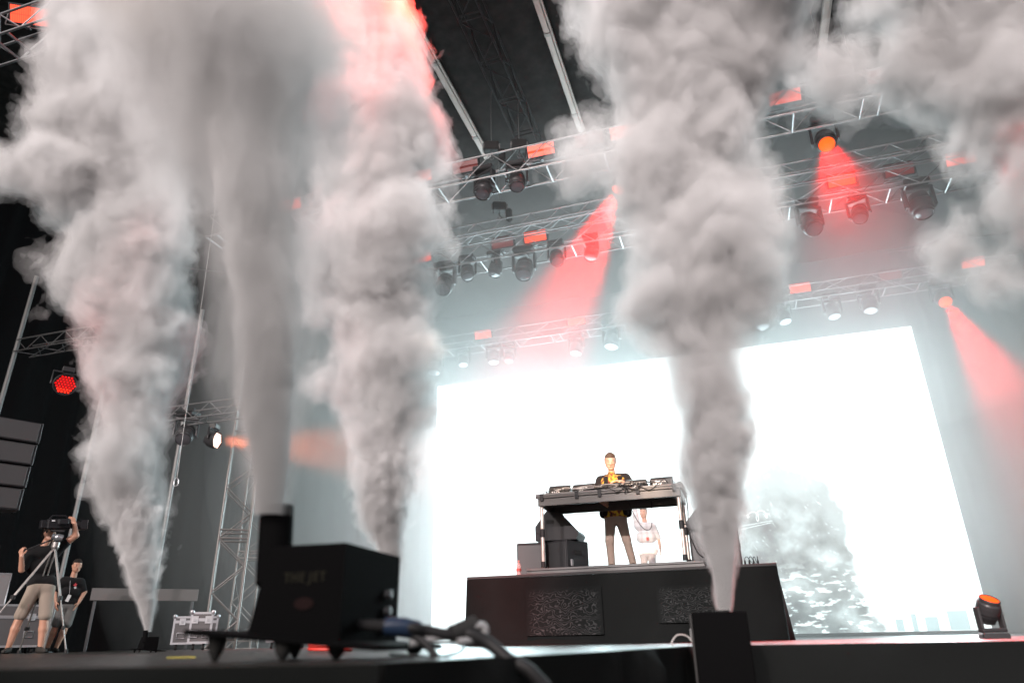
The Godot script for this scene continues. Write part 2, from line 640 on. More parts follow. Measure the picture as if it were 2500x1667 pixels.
func hair_mesh(c: Vector3, fwd: Vector3, u: Vector3, lift: float, sd: int) -> ArrayMesh:
	var f = fwd.normalized()
	var up = (u - f * u.dot(f)).normalized()
	var r = up.cross(f).normalized()
	var g = func(x: float, y: float, z: float) -> Vector3: return c + r * x + up * y + f * z
	var b = [seg(g.call(0, 0.062, -0.03), g.call(0, 0.076, 0.012), 0.083, 0.074), seg(g.call(0, 0.02, -0.05), g.call(0, 0.05, -0.03), 0.072, 0.08),
		seg(g.call(-0.073, 0.012, -0.006), g.call(-0.07, 0.05, 0.012), 0.012, 0.02), seg(g.call(0.073, 0.012, -0.006), g.call(0.07, 0.05, 0.012), 0.012, 0.02)]
	var rng = RandomNumberGenerator.new()
	rng.seed = sd
	for i in 26:
		var x = rng.randf_range(-0.06, 0.06)
		var z = rng.randf_range(-0.06, 0.068)
		var y = 0.115 - x * x * 9.0 - maxf(0.0, z) * 0.1
		b.append(seg(g.call(x, y, z), g.call(x * 1.1 + rng.randf_range(-0.01, 0.02), y + lift * rng.randf_range(0.5, 1.0), z + rng.randf_range(0.0, 0.02)), 0.018, 0.008))
	return flesh(b, 0.006, 0.008)

func cloth_mat(key: String, r := 0.1, g := 0.1, b := 0.1) -> StandardMaterial3D:
	if mats.has(key): return mats[key]
	var m = mat(key, r, g, b, 0.9)
	grainy(m, noise_cloth, 5.0, 0.5)
	m.rim_enabled = true
	m.rim = 0.3
	return m

func shoe(o: Node3D, p: Vector3, yaw: float, m: Material):
	var bs = Basis(Vector3.UP, yaw)
	var b = [seg(Vector3(0, 0.045, -0.06), Vector3(0, 0.04, 0.02), 0.042, 0.042), seg(Vector3(0, 0.04, 0.02), Vector3(0, 0.034, 0.14), 0.042, 0.033), seg(Vector3(0, 0.08, -0.05), Vector3(0, 0.05, -0.02), 0.042, 0.045)]
	part(o, "shoe", flesh(b, 0.01, 0.02), m, Transform3D(bs, p))

func build_dj():
	var o = thing("person", "performer in dark open jacket over yellow patterned shirt, looking down behind the table", "person", Vector3(-1.68, 0.95, -10.45), 8)
	var skin = mat("skin_light", 0.55, 0.33, 0.24, 0.5)
	skin.subsurf_scatter_enabled = true
	skin.subsurf_scatter_strength = 0.1
	var hc = Vector3(-0.02, 1.555, 0.07)
	var hf = Vector3(0.08, -0.28, 1)
	var wr_r = Vector3(0.13, 1.20, 0.33)
	var el_r = Vector3(0.34, 1.09, 0.12)
	var wr_l = Vector3(-0.2, 0.955, 0.2)
	var el_l = Vector3(-0.31, 1.05, 0.02)
	var body = head_bones(hc, hf, Vector3.UP)
	var skin_mesh = [flesh(body + [seg(el_r, Vector3(0.18, 1.3, 0), 0.036, 0.045), seg(el_l, Vector3(-0.18, 1.3, 0), 0.036, 0.045), seg(Vector3(-0.01, 1.36, 0.0), Vector3(-0.018, 1.49, 0.045), 0.055, 0.05), seg(Vector3(-0.16, 1.3, 0), Vector3(0.16, 1.3, 0), 0.05, 0.05)], 0.006, 0.018),
		flesh([seg(el_r, wr_r, 0.036, 0.026)] + hand_bones(wr_r, Vector3(-0.9, 0.1, 0.35), Vector3(0, 1, 0.2), -1.0, 0.55), 0.0048, 0.008),
		flesh([seg(el_l, wr_l, 0.036, 0.026)] + hand_bones(wr_l, Vector3(0.75, -0.45, 0.45), Vector3(-0.2, 0.4, 1), 1.0, 0.7), 0.0048, 0.008)]
	part(o, "body", joined(skin_mesh), skin)
	face_parts(o, hc, hf, Vector3.UP, mat("lips", 0.36, 0.14, 0.12, 0.5))
	part(o, "hair", hair_mesh(hc, hf, Vector3.UP, 0.022, 4), mat("hair_brown", 0.075, 0.045, 0.03, 0.65))
	# yellow and dark red shirt: a print of blotches
	var shirt = cloth_mat("shirt_print", 1, 1, 1)
	var im = Image.create(128, 128, false, Image.FORMAT_RGB8)
	var nz = field_noise(77, 0.045, 2, false)
	for y in 128:
		for x in 128:
			var q = nz.get_noise_2d(x, y)
			im.set_pixel(x, y, lin(0.62, 0.42, 0.03) if q > 0.08 else (lin(0.3, 0.05, 0.03) if q > -0.22 else lin(0.05, 0.03, 0.02)))
	shirt.albedo_texture = ImageTexture.create_from_image(im)
	shirt.heightmap_enabled = false
	shirt.uv1_scale = Vector3(2.2, 2.2, 2.2)
	part(o, "shirt", flesh([seg(Vector3(-0.10, 1.26, 0.0), Vector3(0.10, 1.26, 0.0), 0.105, 0.105), seg(Vector3(-0.08, 1.1, 0.01), Vector3(0.08, 1.1, 0.01), 0.105, 0.105), seg(Vector3(-0.075, 0.93, 0.01), Vector3(0.075, 0.93, 0.01), 0.1, 0.1), seg(Vector3(-0.085, 0.79, 0.01), Vector3(0.075, 0.79, 0.01), 0.1, 0.1), seg(Vector3(-0.02, 1.33, 0.01), Vector3(-0.02, 1.38, 0.02), 0.07, 0.058)], 0.011, 0.05), shirt)
	var jac = cloth_mat("jacket_black", 0.022, 0.02, 0.021)
	var j = []
	for s in [-1.0, 1.0]:
		var el = el_r if s > 0 else el_l
		var sh = Vector3(0.185 * s, 1.31 + 0.01 * s, -0.01)
		j.append(seg(sh, el, 0.068, 0.055))
		if s > 0: j.append(seg(el, el.lerp(wr_r, 0.55), 0.055, 0.045))
		else: j.append(seg(el, el.lerp(wr_l, 0.35), 0.055, 0.05))
		j.append(seg(Vector3(0.05 * s, 1.36, -0.05), sh, 0.05, 0.07))
		j.append(seg(Vector3(0.14 * s, 1.28, -0.02), Vector3(0.155 * s, 0.98, -0.01), 0.075, 0.07))
		j.append(seg(Vector3(0.155 * s, 1.0, -0.01), Vector3(0.175 * s, 0.80, 0.0), 0.068, 0.066))
		j.append(seg(Vector3(0.1 * s, 1.3, 0.06), Vector3(0.115 * s, 1.0, 0.085), 0.048, 0.05))
		j.append(seg(Vector3(0.115 * s, 1.0, 0.085), Vector3(0.15 * s, 0.79, 0.09), 0.045, 0.04))
	j.append(seg(Vector3(-0.1, 1.25, -0.07), Vector3(0.1, 1.25, -0.07), 0.07, 0.07))
	j.append(seg(Vector3(-0.1, 1.0, -0.08), Vector3(0.1, 1.0, -0.08), 0.07, 0.07))
	j.append(seg(Vector3(-0.11, 0.82, -0.075), Vector3(0.11, 0.82, -0.075), 0.065, 0.065))
	part(o, "jacket", flesh(j, 0.012, 0.03), jac)
	var tr = cloth_mat("trousers_beige", 0.5, 0.38, 0.31)
	var t = [seg(Vector3(-0.07, 0.74, 0), Vector3(0.06, 0.74, 0), 0.1, 0.1)]
	for s in [-1.0, 1.0]:
		var hip = Vector3(0.078 * s - 0.005, 0.7, 0.0)
		var kn = Vector3(-0.115, 0.41, 0.035) if s < 0 else Vector3(0.13, 0.41, 0.03)
		var an = Vector3(-0.11, 0.09, -0.01) if s < 0 else Vector3(0.195, 0.09, -0.02)
		t.append(seg(hip, kn, 0.088, 0.064)); t.append(seg(kn, an, 0.062, 0.052))
		for q in 5:   # creases behind the knee and at the hip
			var y = [0.62, 0.47, 0.43, 0.37, 0.2][q]
			var c = hip.lerp(kn, clampf((0.7 - y) / 0.29, 0, 1)) if y > 0.41 else kn.lerp(an, (0.41 - y) / 0.32)
			var rr = lerpf(0.05, 0.088, clampf(y / 0.7, 0, 1))
			t.append(seg(c + Vector3(-rr * 0.7, 0.015 * s, rr * 0.55), c + Vector3(rr * 0.6, -0.02 * s, rr * 0.62), 0.012, 0.016))
		shoe(o, Vector3(an.x, 0, 0.02), 0.25 * s, mat("shoe_dark", 0.03, 0.028, 0.026, 0.5))
	part(o, "trousers", flesh(t, 0.011, 0.022), tr)

func build_guest():
	var o = thing("person", "onlooker in checked shirt with one arm raised, standing behind the table against the screen", "person", Vector3(-1.94, 0.95, -16.0), 12)
	var skin = mat("skin_light")
	var hc = Vector3(-0.01, 1.67, 0.0)
	var hf = Vector3(-0.35, 0.1, 1)
	part(o, "body", joined([flesh(head_bones(hc, hf, Vector3.UP) + [seg(Vector3(0.27, 1.13, 0), Vector3(0.17, 1.38, 0), 0.04, 0.05), seg(Vector3(-0.17, 1.42, 0), Vector3(0.17, 1.38, 0), 0.05, 0.05), seg(Vector3(-0.17, 1.42, 0), Vector3(-0.19, 1.82, 0.02), 0.05, 0.04), seg(Vector3(0, 1.45, -0.01), Vector3(0, 1.6, 0), 0.06, 0.055)], 0.008, 0.02),
		flesh([seg(Vector3(-0.19, 1.8, 0.02), Vector3(-0.15, 2.04, 0.03), 0.04, 0.028)] + hand_bones(Vector3(-0.15, 2.04, 0.03), Vector3(0.05, 1, 0), Vector3(0, 0, -1), 1.0, 0.15), 0.005, 0.008),
		flesh([seg(Vector3(0.27, 1.13, 0.0), Vector3(0.28, 0.9, 0.06), 0.042, 0.03)] + hand_bones(Vector3(0.28, 0.9, 0.06), Vector3(0, -1, 0.1), Vector3(1, 0, 0), 1.0, 0.4), 0.005, 0.008)]), skin)
	face_parts(o, hc, hf, Vector3.UP, mat("lips"))
	part(o, "hair", hair_mesh(hc, hf, Vector3.UP, 0.008, 9), mat("hair_brown"))
	var sh = cloth_mat("shirt_check", 1, 1, 1)
	var im = Image.create(64, 64, false, Image.FORMAT_RGB8)
	for y in 64:
		for x in 64:
			var a = 0.55 if (x % 32) < 12 else 0.65
			var b = 0.85 if (y % 32) < 12 else 1.0
			im.set_pixel(x, y, lin(a * b, a * b * 1.05, a * b * 1.1))
	sh.albedo_texture = ImageTexture.create_from_image(im)
	sh.heightmap_enabled = false
	sh.uv1_scale = Vector3(4, 4, 4)
	part(o, "shirt", flesh([seg(Vector3(-0.12, 1.38, 0), Vector3(0.12, 1.36, 0), 0.11, 0.11), seg(Vector3(-0.09, 1.15, 0), Vector3(0.1, 1.15, 0), 0.13, 0.13), seg(Vector3(-0.1, 0.86, 0), Vector3(0.12, 0.86, 0), 0.12, 0.12),
		seg(Vector3(0.18, 1.38, 0), Vector3(0.27, 1.13, 0), 0.075, 0.058), seg(Vector3(-0.17, 1.42, 0), Vector3(-0.19, 1.62, 0.01), 0.08, 0.066), seg(Vector3(-0.19, 1.62, 0.01), Vector3(-0.185, 1.82, 0.02), 0.064, 0.05)], 0.014, 0.04), sh)
	part(o, "badge", box(Vector3(0.055, 0.07, 0.003), 0.001), mat("badge_red", 0.4, 0.05, 0.04, 0.5), at(0.02, 1.1, 0.14))
	var t = [seg(Vector3(-0.07, 0.8, 0), Vector3(0.08, 0.8, 0), 0.105, 0.105)]
	for s in [-1.0, 1.0]:
		t.append(seg(Vector3(0.085 * s, 0.76, 0), Vector3(0.1 * s, 0.45, 0.02), 0.09, 0.065)); t.append(seg(Vector3(0.1 * s, 0.45, 0.02), Vector3(0.11 * s, 0.1, 0), 0.063, 0.055))
		shoe(o, Vector3(0.11 * s, 0, 0.02), 0.2 * s, mat("shoe_dark"))
	part(o, "trousers", flesh(t, 0.014, 0.025), cloth_mat("trousers_grey", 0.4, 0.4, 0.42))

func build_camera_operator():
	var o = thing("person", "camera operator in black shirt and beige shorts behind the video camera", "person", Vector3(-11.0, 0.0, -9.0), 50.7)
	var skin = mat("skin_tan", 0.42, 0.22, 0.15, 0.5)
	var hc = Vector3(0.07, 1.82, -0.12)
	var hf = Vector3(0.75, 0.12, 0.55)
	var wl = Vector3(-0.235, 1.43, 0.2)
	var wr = Vector3(0.39, 2.0, 0.1)
	part(o, "body", joined([flesh(head_bones(hc, hf, Vector3.UP) + [seg(Vector3(-0.12, 1.52, -0.12), Vector3(-0.19, 1.235, 0.08), 0.055, 0.044), seg(Vector3(-0.12, 1.52, -0.14), Vector3(0.22, 1.55, -0.12), 0.05, 0.05), seg(Vector3(0.22, 1.55, -0.1), Vector3(0.34, 1.71, -0.05), 0.055, 0.05), seg(Vector3(0.05, 1.52, -0.14), Vector3(0.13, 0.98, -0.08), 0.05, 0.05), seg(Vector3(0.04, 0.95, -0.04), Vector3(-0.06, 0.5, 0.0), 0.07, 0.06), seg(Vector3(0.22, 0.95, -0.04), Vector3(0.27, 0.5, 0.02), 0.07, 0.06), seg(Vector3(0.03, 1.6, -0.15), Vector3(0.06, 1.74, -0.13), 0.062, 0.056)], 0.007, 0.018),
		flesh([seg(Vector3(-0.19, 1.235, 0.08), wl, 0.046, 0.032)] + hand_bones(wl, Vector3(-0.25, 0.9, 0.1), Vector3(-0.6, 0, 0.6), 1.0, 1.25), 0.005, 0.01),
		flesh([seg(Vector3(0.45, 1.82, 0.02), wr, 0.05, 0.034), seg(Vector3(0.33, 1.7, -0.05), Vector3(0.45, 1.82, 0.02), 0.056, 0.05)] + hand_bones(wr, Vector3(-0.45, 0.85, -0.1), Vector3(0.3, 0.4, 0.8), -1.0, 0.9), 0.005, 0.01),
		flesh([seg(Vector3(-0.06, 0.52, 0.0), Vector3(-0.085, 0.36, -0.015), 0.062, 0.066), seg(Vector3(-0.085, 0.36, -0.015), Vector3(-0.115, 0.08, -0.02), 0.064, 0.04)], 0.01, 0.02),
		flesh([seg(Vector3(0.27, 0.52, 0.02), Vector3(0.29, 0.36, 0.0), 0.062, 0.066), seg(Vector3(0.29, 0.36, 0.0), Vector3(0.31, 0.08, -0.01), 0.064, 0.04)], 0.01, 0.02)]), skin)
	part(o, "hair", hair_mesh(hc, hf, Vector3.UP, 0.006, 12), mat("hair_dark", 0.02, 0.016, 0.014, 0.7))
	face_parts(o, hc, hf, Vector3.UP, mat("lips"))
	part(o, "shirt", flesh([seg(Vector3(-0.06, 1.52, -0.14), Vector3(0.16, 1.54, -0.12), 0.12, 0.12), seg(Vector3(-0.02, 1.3, -0.1), Vector3(0.2, 1.3, -0.1), 0.135, 0.135), seg(Vector3(0.04, 1.06, -0.06), Vector3(0.22, 1.06, -0.06), 0.125, 0.125),
		seg(Vector3(-0.12, 1.52, -0.12), Vector3(-0.18, 1.28, 0.05), 0.085, 0.075), seg(Vector3(0.22, 1.55, -0.1), Vector3(0.33, 1.7, -0.05), 0.085, 0.075)], 0.013, 0.04), cloth_mat("shirt_black", 0.012, 0.012, 0.013))
	part(o, "shorts", flesh([seg(Vector3(0.06, 0.98, -0.05), Vector3(0.21, 0.98, -0.05), 0.125, 0.125), seg(Vector3(0.03, 0.9, -0.04), Vector3(-0.055, 0.56, 0.0), 0.105, 0.092), seg(Vector3(0.23, 0.9, -0.04), Vector3(0.275, 0.56, 0.02), 0.105, 0.095)], 0.013, 0.03), cloth_mat("shorts_beige", 0.33, 0.27, 0.22))
	shoe(o, Vector3(-0.12, 0, 0.02), -0.3, mat("shoe_dark"))
	shoe(o, Vector3(0.315, 0, 0.03), 0.45, mat("shoe_dark"))

func build_stagehand():
	var o = thing("person", "young stagehand in black printed shirt with lanyard, hand in shorts pocket", "person", Vector3(-13.0, 0.0, -11.5), 52)
	var skin = mat("skin_tan")
	var hc = Vector3(0.02, 1.61, 0.02)
	var hf = Vector3(0.2, -0.08, 1)
	part(o, "body", joined([flesh(head_bones(hc, hf, Vector3.UP) + [seg(Vector3(-0.15, 1.33, -0.03), Vector3(0.16, 1.31, -0.03), 0.04, 0.04), seg(Vector3(-0.15, 1.33, -0.01), Vector3(-0.25, 1.16, 0), 0.048, 0.042), seg(Vector3(0.16, 1.31, -0.01), Vector3(0.245, 1.15, 0), 0.048, 0.042), seg(Vector3(0, 1.3, -0.03), Vector3(0, 0.86, -0.02), 0.045, 0.045), seg(Vector3(-0.06, 0.85, 0), Vector3(-0.11, 0.52, -0.02), 0.07, 0.056), seg(Vector3(0.07, 0.85, 0), Vector3(0.06, 0.52, 0.02), 0.07, 0.056), seg(Vector3(0, 1.37, -0.02), Vector3(0.01, 1.52, 0.0), 0.058, 0.053)], 0.006, 0.018),
		flesh([seg(Vector3(0.235, 1.17, 0.0), Vector3(0.255, 1.12, 0.01), 0.045, 0.042), seg(Vector3(0.255, 1.12, 0.01), Vector3(0.19, 0.92, 0.06), 0.042, 0.03)] + hand_bones(Vector3(0.19, 0.92, 0.06), Vector3(-0.35, -1, 0.1), Vector3(1, 0, 0.2), 1.0, 0.2), 0.005, 0.01),
		flesh([seg(Vector3(-0.24, 1.18, -0.01), Vector3(-0.26, 1.13, 0), 0.045, 0.042), seg(Vector3(-0.26, 1.13, 0), Vector3(-0.21, 0.93, 0.05), 0.042, 0.03)] + hand_bones(Vector3(-0.21, 0.93, 0.05), Vector3(0.2, -1, 0.1), Vector3(-1, 0, 0.2), -1.0, 0.35), 0.005, 0.01),
		flesh([seg(Vector3(0.06, 0.55, 0.02), Vector3(0.03, 0.36, 0.0), 0.058, 0.06), seg(Vector3(0.03, 0.36, 0.0), Vector3(-0.03, 0.08, 0.0), 0.058, 0.038)], 0.01, 0.02),
		flesh([seg(Vector3(-0.11, 0.55, -0.02), Vector3(-0.13, 0.36, -0.04), 0.058, 0.06), seg(Vector3(-0.13, 0.36, -0.04), Vector3(-0.17, 0.08, -0.06), 0.058, 0.038)], 0.01, 0.02)]), skin)
	face_parts(o, hc, hf, Vector3.UP, mat("lips"))
	part(o, "hair", hair_mesh(hc, hf, Vector3.UP, 0.006, 21), mat("hair_dark"))
	var shirt = part(o, "shirt", flesh([seg(Vector3(-0.1, 1.31, -0.01), Vector3(0.11, 1.29, -0.01), 0.1, 0.1), seg(Vector3(-0.07, 1.1, 0.0), Vector3(0.09, 1.1, 0.0), 0.11, 0.11), seg(Vector3(-0.07, 0.91, 0.0), Vector3(0.09, 0.91, 0.0), 0.108, 0.108),
		seg(Vector3(-0.15, 1.33, -0.01), Vector3(-0.24, 1.15, 0.0), 0.07, 0.058), seg(Vector3(0.16, 1.31, -0.01), Vector3(0.24, 1.14, 0.0), 0.07, 0.058)], 0.012, 0.04), cloth_mat("shirt_black"))
	var pr = Shape.new()
	pr.prism([Vector2(-0.03, 0.0), Vector2(-0.005, 0.02), Vector2(0.01, 0.05), Vector2(0.02, 0.022), Vector2(0.045, 0.03), Vector2(0.03, -0.005), Vector2(0.035, -0.03), Vector2(0.0, -0.018)], 0.0, 0.002)
	part(shirt, "print", pr.mesh(), mat("print_red", 0.5, 0.04, 0.05, 0.8), turned(0.05, 1.24, 0.098, -4, 14, 0))
	var pr2 = Shape.new()
	pr2.prism([Vector2(-0.02, 0.0), Vector2(0.02, 0.012), Vector2(0.03, -0.02), Vector2(0.0, -0.03)], 0.0, 0.002)
	part(shirt, "print", pr2.mesh(), mat("print_white", 0.6, 0.6, 0.6, 0.8), turned(0.06, 1.2, 0.101, -4, 14, 0))
	var ln = part(o, "lanyard", tube(smooth([Vector3(-0.045, 1.41, 0.03), Vector3(-0.04, 1.3, 0.095), Vector3(-0.02, 1.15, 0.118), Vector3(-0.01, 1.06, 0.122)]), 0.004, 6), mat("strap_grey", 0.3, 0.3, 0.32, 0.7))
	part(ln, "pass_card", box(Vector3(0.06, 0.13, 0.004), 0.001), mat("card_white", 0.65, 0.65, 0.66, 0.4), turned(-0.015, 0.99, 0.125, 0, 0, -16))
	part(o, "shorts", flesh([seg(Vector3(-0.06, 0.86, 0), Vector3(0.08, 0.86, 0), 0.105, 0.105), seg(Vector3(-0.07, 0.8, 0), Vector3(-0.11, 0.52, -0.02), 0.095, 0.085), seg(Vector3(0.09, 0.8, 0), Vector3(0.07, 0.52, 0.02), 0.095, 0.085)], 0.013, 0.03), cloth_mat("shorts_grey", 0.17, 0.165, 0.16))
	shoe(o, Vector3(-0.035, 0, 0.02), 0.2, mat("shoe_dark"))
	shoe(o, Vector3(-0.175, 0, -0.04), -0.3, mat("shoe_dark"))

# ---------------------------------------------------------------- rigging and lamps
func alu() -> StandardMaterial3D:
	if mats.has("truss_aluminium"): return mats["truss_aluminium"]
	var m = mat("truss_aluminium", 0.33, 0.33, 0.34, 0.4, 0.85)
	grainy(m, noise_grain, 3.0)
	return m

func unit_bar(sides := 6) -> ArrayMesh:
	return bar(Vector3.ZERO, Vector3.UP, 1.0, sides)

func strut(parent: Node, called: String, mesh: Mesh, m: Material, a: Vector3, b: Vector3, r: float):
	var d = b - a
	var y = d.normalized()
	var x = Vector3.RIGHT if absf(y.x) < 0.9 else Vector3.BACK
	x = (x - y * x.dot(y)).normalized()
	return part(parent, called, mesh, m, Transform3D(Basis(x * r, d, x.cross(y) * r), a))

# dense: a zigzag on every side; otherwise wide A-braces and flat cross bars as on a pre-rigged truss
func lighting_truss(label: String, x0: float, x1: float, y: float, z: float, hgt: float, dep: float, dense: bool):
	var o = thing("lighting_truss", label, "truss", Vector3((x0 + x1) / 2, y, z), 0, "aluminium trusses across the stage")
	var hl = (x1 - x0) / 2
	var m = alu()
	var ub = unit_bar()
	var ub8 = unit_bar(8)
	var cr = 0.018 if dense else 0.022
	for sy in [-1, 1]:
		for sz in [-1, 1]:
			strut(o, "chord", ub8, m, Vector3(-hl, sy * hgt / 2, sz * dep / 2), Vector3(hl, sy * hgt / 2, sz * dep / 2), cr)
	var step = 0.36 if dense else 0.62
	var n = int((x1 - x0) / step)
	for i in n:
		var a = -hl + i * step
		var b = a + step
		var s = 1 if i % 2 == 0 else -1
		if dense:
			strut(o, "brace", ub, m, Vector3(a, s * hgt / 2, dep / 2), Vector3(b, -s * hgt / 2, dep / 2), 0.009)
			strut(o, "brace", ub, m, Vector3(a, -hgt / 2, s * dep / 2), Vector3(b, -hgt / 2, -s * dep / 2), 0.009)
			if i % 2 == 0: strut(o, "brace", ub, m, Vector3(a, -s * hgt / 2, -dep / 2), Vector3(b + step, -s * hgt / 2 + s * hgt, -dep / 2), 0.009)
		else:
			strut(o, "brace", ub, m, Vector3(a, s * hgt / 2, dep / 2), Vector3(b, -s * hgt / 2, dep / 2), 0.013)
			strut(o, "brace", ub, m, Vector3(a, -s * hgt / 2, -dep / 2), Vector3(b, s * hgt / 2, -dep / 2), 0.013)
			if i % 2 == 0:
				strut(o, "cross_bar", ub8, m, Vector3(a, -hgt / 2, -dep / 2), Vector3(a, -hgt / 2, dep / 2), 0.024)
			if i % 4 == 1:
				strut(o, "cross_bar", ub8, m, Vector3(a - 0.3, -hgt / 2, -dep / 2), Vector3(a - 0.3, -hgt / 2, dep / 2), 0.024)
			if i % 3 == 0:
				strut(o, "cross_bar", ub, m, Vector3(a, hgt / 2, -dep / 2), Vector3(a + step, hgt / 2, dep / 2), 0.012)
	return o

var head_meshes := {}
func moving_head(label: String, p: Vector3, size: float, aim: Vector3, lit := 0, group := "moving head lights hung from the trusses", standing := false):
	# p is where the head's axle is; aim is where the beam points
	var o = thing("moving_head_light", label, "stage light", p, 0, group)
	var up = -1.0 if standing else 1.0
	if head_meshes.is_empty():
		var y = Shape.new()
		for s in [-1.0, 1.0]:
			y.box(Vector3(0.225 * s, 0.13, 0), Vector3(0.05, 0.36, 0.13), 0.015)
		y.box(Vector3(0, 0.33, 0), Vector3(0.5, 0.07, 0.15), 0.02)
		head_meshes.yoke = y.mesh()
		var b = Shape.new()
		b.box(Vector3(0, 0.43, 0), Vector3(0.42, 0.11, 0.3), 0.02)
		b.box(Vector3(-0.12, 0.52, 0), Vector3(0.05, 0.08, 0.06), 0.006)
		b.box(Vector3(0.12, 0.52, 0), Vector3(0.05, 0.08, 0.06), 0.006)
		head_meshes.base = b.mesh()
		var h = Shape.new()
		h.lathe([Vector2(0, 0.24), Vector2(0.09, 0.235), Vector2(0.13, 0.2), Vector2(0.16, 0.1), Vector2(0.185, 0.04), Vector2(0.19, -0.06), Vector2(0.185, -0.12), Vector2(0.165, -0.15), Vector2(0.165, -0.2), Vector2(0.15, -0.215), Vector2(0.14, -0.205)], 28)
		for k in 6:   # cooling ribs on the back of the head
			h.lathe([Vector2(0.125 + 0.006 * (5 - k), 0.2 - k * 0.022), Vector2(0.145 + 0.007 * k, 0.194 - k * 0.022), Vector2(0.13 + 0.006 * k, 0.188 - k * 0.022)], 28)
		head_meshes.head = h.mesh()
		head_meshes.lens = lathe([Vector2(0.0, -0.218), Vector2(0.06, -0.214), Vector2(0.11, -0.206), Vector2(0.141, -0.198)], 28)
	var k = Basis().scaled(Vector3.ONE * size)
	var flip = Basis(Vector3.RIGHT, PI if standing else 0.0)
	var d = (aim - p).normalized()
	var yaw = atan2(d.x, d.z)
	var turn = Basis(Vector3.UP, yaw if not standing else yaw)
	var black = mat("lamp_housing", 0.03, 0.03, 0.032, 0.32)
	part(o, "base", head_meshes.base, black, Transform3D(flip * k, Vector3.ZERO))
	part(o, "yoke", head_meshes.yoke, black, Transform3D(turn * flip * k, Vector3.ZERO))
	var zx = Vector3.UP.cross(-d)
	if zx.length() < 0.01: zx = Vector3.RIGHT
	zx = zx.normalized()
	var hb = Basis(zx, -d, zx.cross(-d))
	var hd = part(o, "head", head_meshes.head, black, Transform3D(hb * k, Vector3.ZERO))
	var lm: Material = mat("lens_glass", 0.08, 0.08, 0.09, 0.08)
	if lit == 1: lm = glow("lens_red", Color(1.0, 0.30, 0.03), 1.6)
	elif lit == 2: lm = glow("lens_dim_red", Color(1.0, 0.12, 0.05), 0.7)
	elif lit == 3: lm = glow("lens_white", Color(1.0, 0.95, 0.91), 3.0)
	part(hd, "lens", head_meshes.lens, lm)
	return [o, p + d * (0.24 * size), d]

func beam(parent: Node3D, from: Vector3, dir: Vector3, c: Color, energy: float, angle: float, size := 0.1):
	var l = SpotLight3D.new()
	l.name = "beam"
	l.light_color = c
	l.light_energy = energy
	l.spot_angle = angle
	l.spot_angle_attenuation = 0.8
	l.spot_range = 40.0
	l.light_size = size
	l.shadow_enabled = true
	parent.add_child(l, true)
	l.global_transform = Transform3D(Basis.looking_at(dir, Vector3.UP if absf(dir.y) < 0.98 else Vector3.RIGHT), from)

var strobe_meshes := {}
func strobe(label: String, p: Vector3, lit: bool, group := "red strobe panels on top of the trusses", pitch := 22.0, yaw := 0.0):
	var o = thing("strobe_light", label, "stage light", p, yaw, group)
	if strobe_meshes.is_empty():
		strobe_meshes.housing = box(Vector3(0.66, 0.34, 0.12), 0.015)
		var b = Shape.new()
		b.tube([Vector3(-0.35, 0.0, 0.0), Vector3(-0.35, -0.24, -0.02), Vector3(0.35, -0.24, -0.02), Vector3(0.35, 0.0, 0.0)], 0.014, 6)
		b.box(Vector3(0, -0.24, -0.02), Vector3(0.08, 0.05, 0.06), 0.006)
		strobe_meshes.bracket = b.mesh()
		var f = Shape.new()
		f.quad(Vector3(-0.3, -0.14, 0.0), Vector3(0.3, -0.14, 0.0), Vector3(0.3, 0.14, 0.0), Vector3(-0.3, 0.14, 0.0), Vector3.BACK)
		strobe_meshes.face = f.mesh()
		var im = Image.create(128, 32, false, Image.FORMAT_RGB8)
		for y in 32:
			for x in 128:
				var a = 0.55 if x % 6 < 2 else 1.0
				if y % 16 < 1: a *= 0.7
				im.set_pixel(x, y, Color(a, a, a))
		strobe_meshes.tex = ImageTexture.create_from_image(im)
	var tilt = Basis(Vector3.RIGHT, deg_to_rad(pitch))
	var h = part(o, "housing", strobe_meshes.housing, mat("lamp_housing", 0.03, 0.03, 0.032, 0.32), Transform3D(tilt, Vector3.ZERO))
	part(o, "bracket", strobe_meshes.bracket, mat("bracket_steel", 0.1, 0.1, 0.105, 0.4, 0.7))
	var g: StandardMaterial3D
	if lit:
		g = glow("strobe_lit", Color(1.0, 0.26, 0.12), 1.7)
	else:
		g = glow("strobe_dim", Color(0.75, 0.12, 0.1), 0.22)
	g.emission_texture = strobe_meshes.tex
	g.emission_operator = BaseMaterial3D.EMISSION_OP_MULTIPLY
	part(h, "lamp_face", strobe_meshes.face, g, at(0, 0, 0.063))
	if lit:
		var l = AreaLight3D.new()
		l.name = "strobe_glow"
		l.area_size = Vector2(0.6, 0.28)
		l.light_color = Color(1.0, 0.2, 0.1)
		l.light_energy = 0.12
		l.shadow_enabled = true
		o.add_child(l, true)
		l.transform = Transform3D(tilt * Basis(Vector3.UP, PI), tilt * Vector3(0, 0, 0.075))
	return o

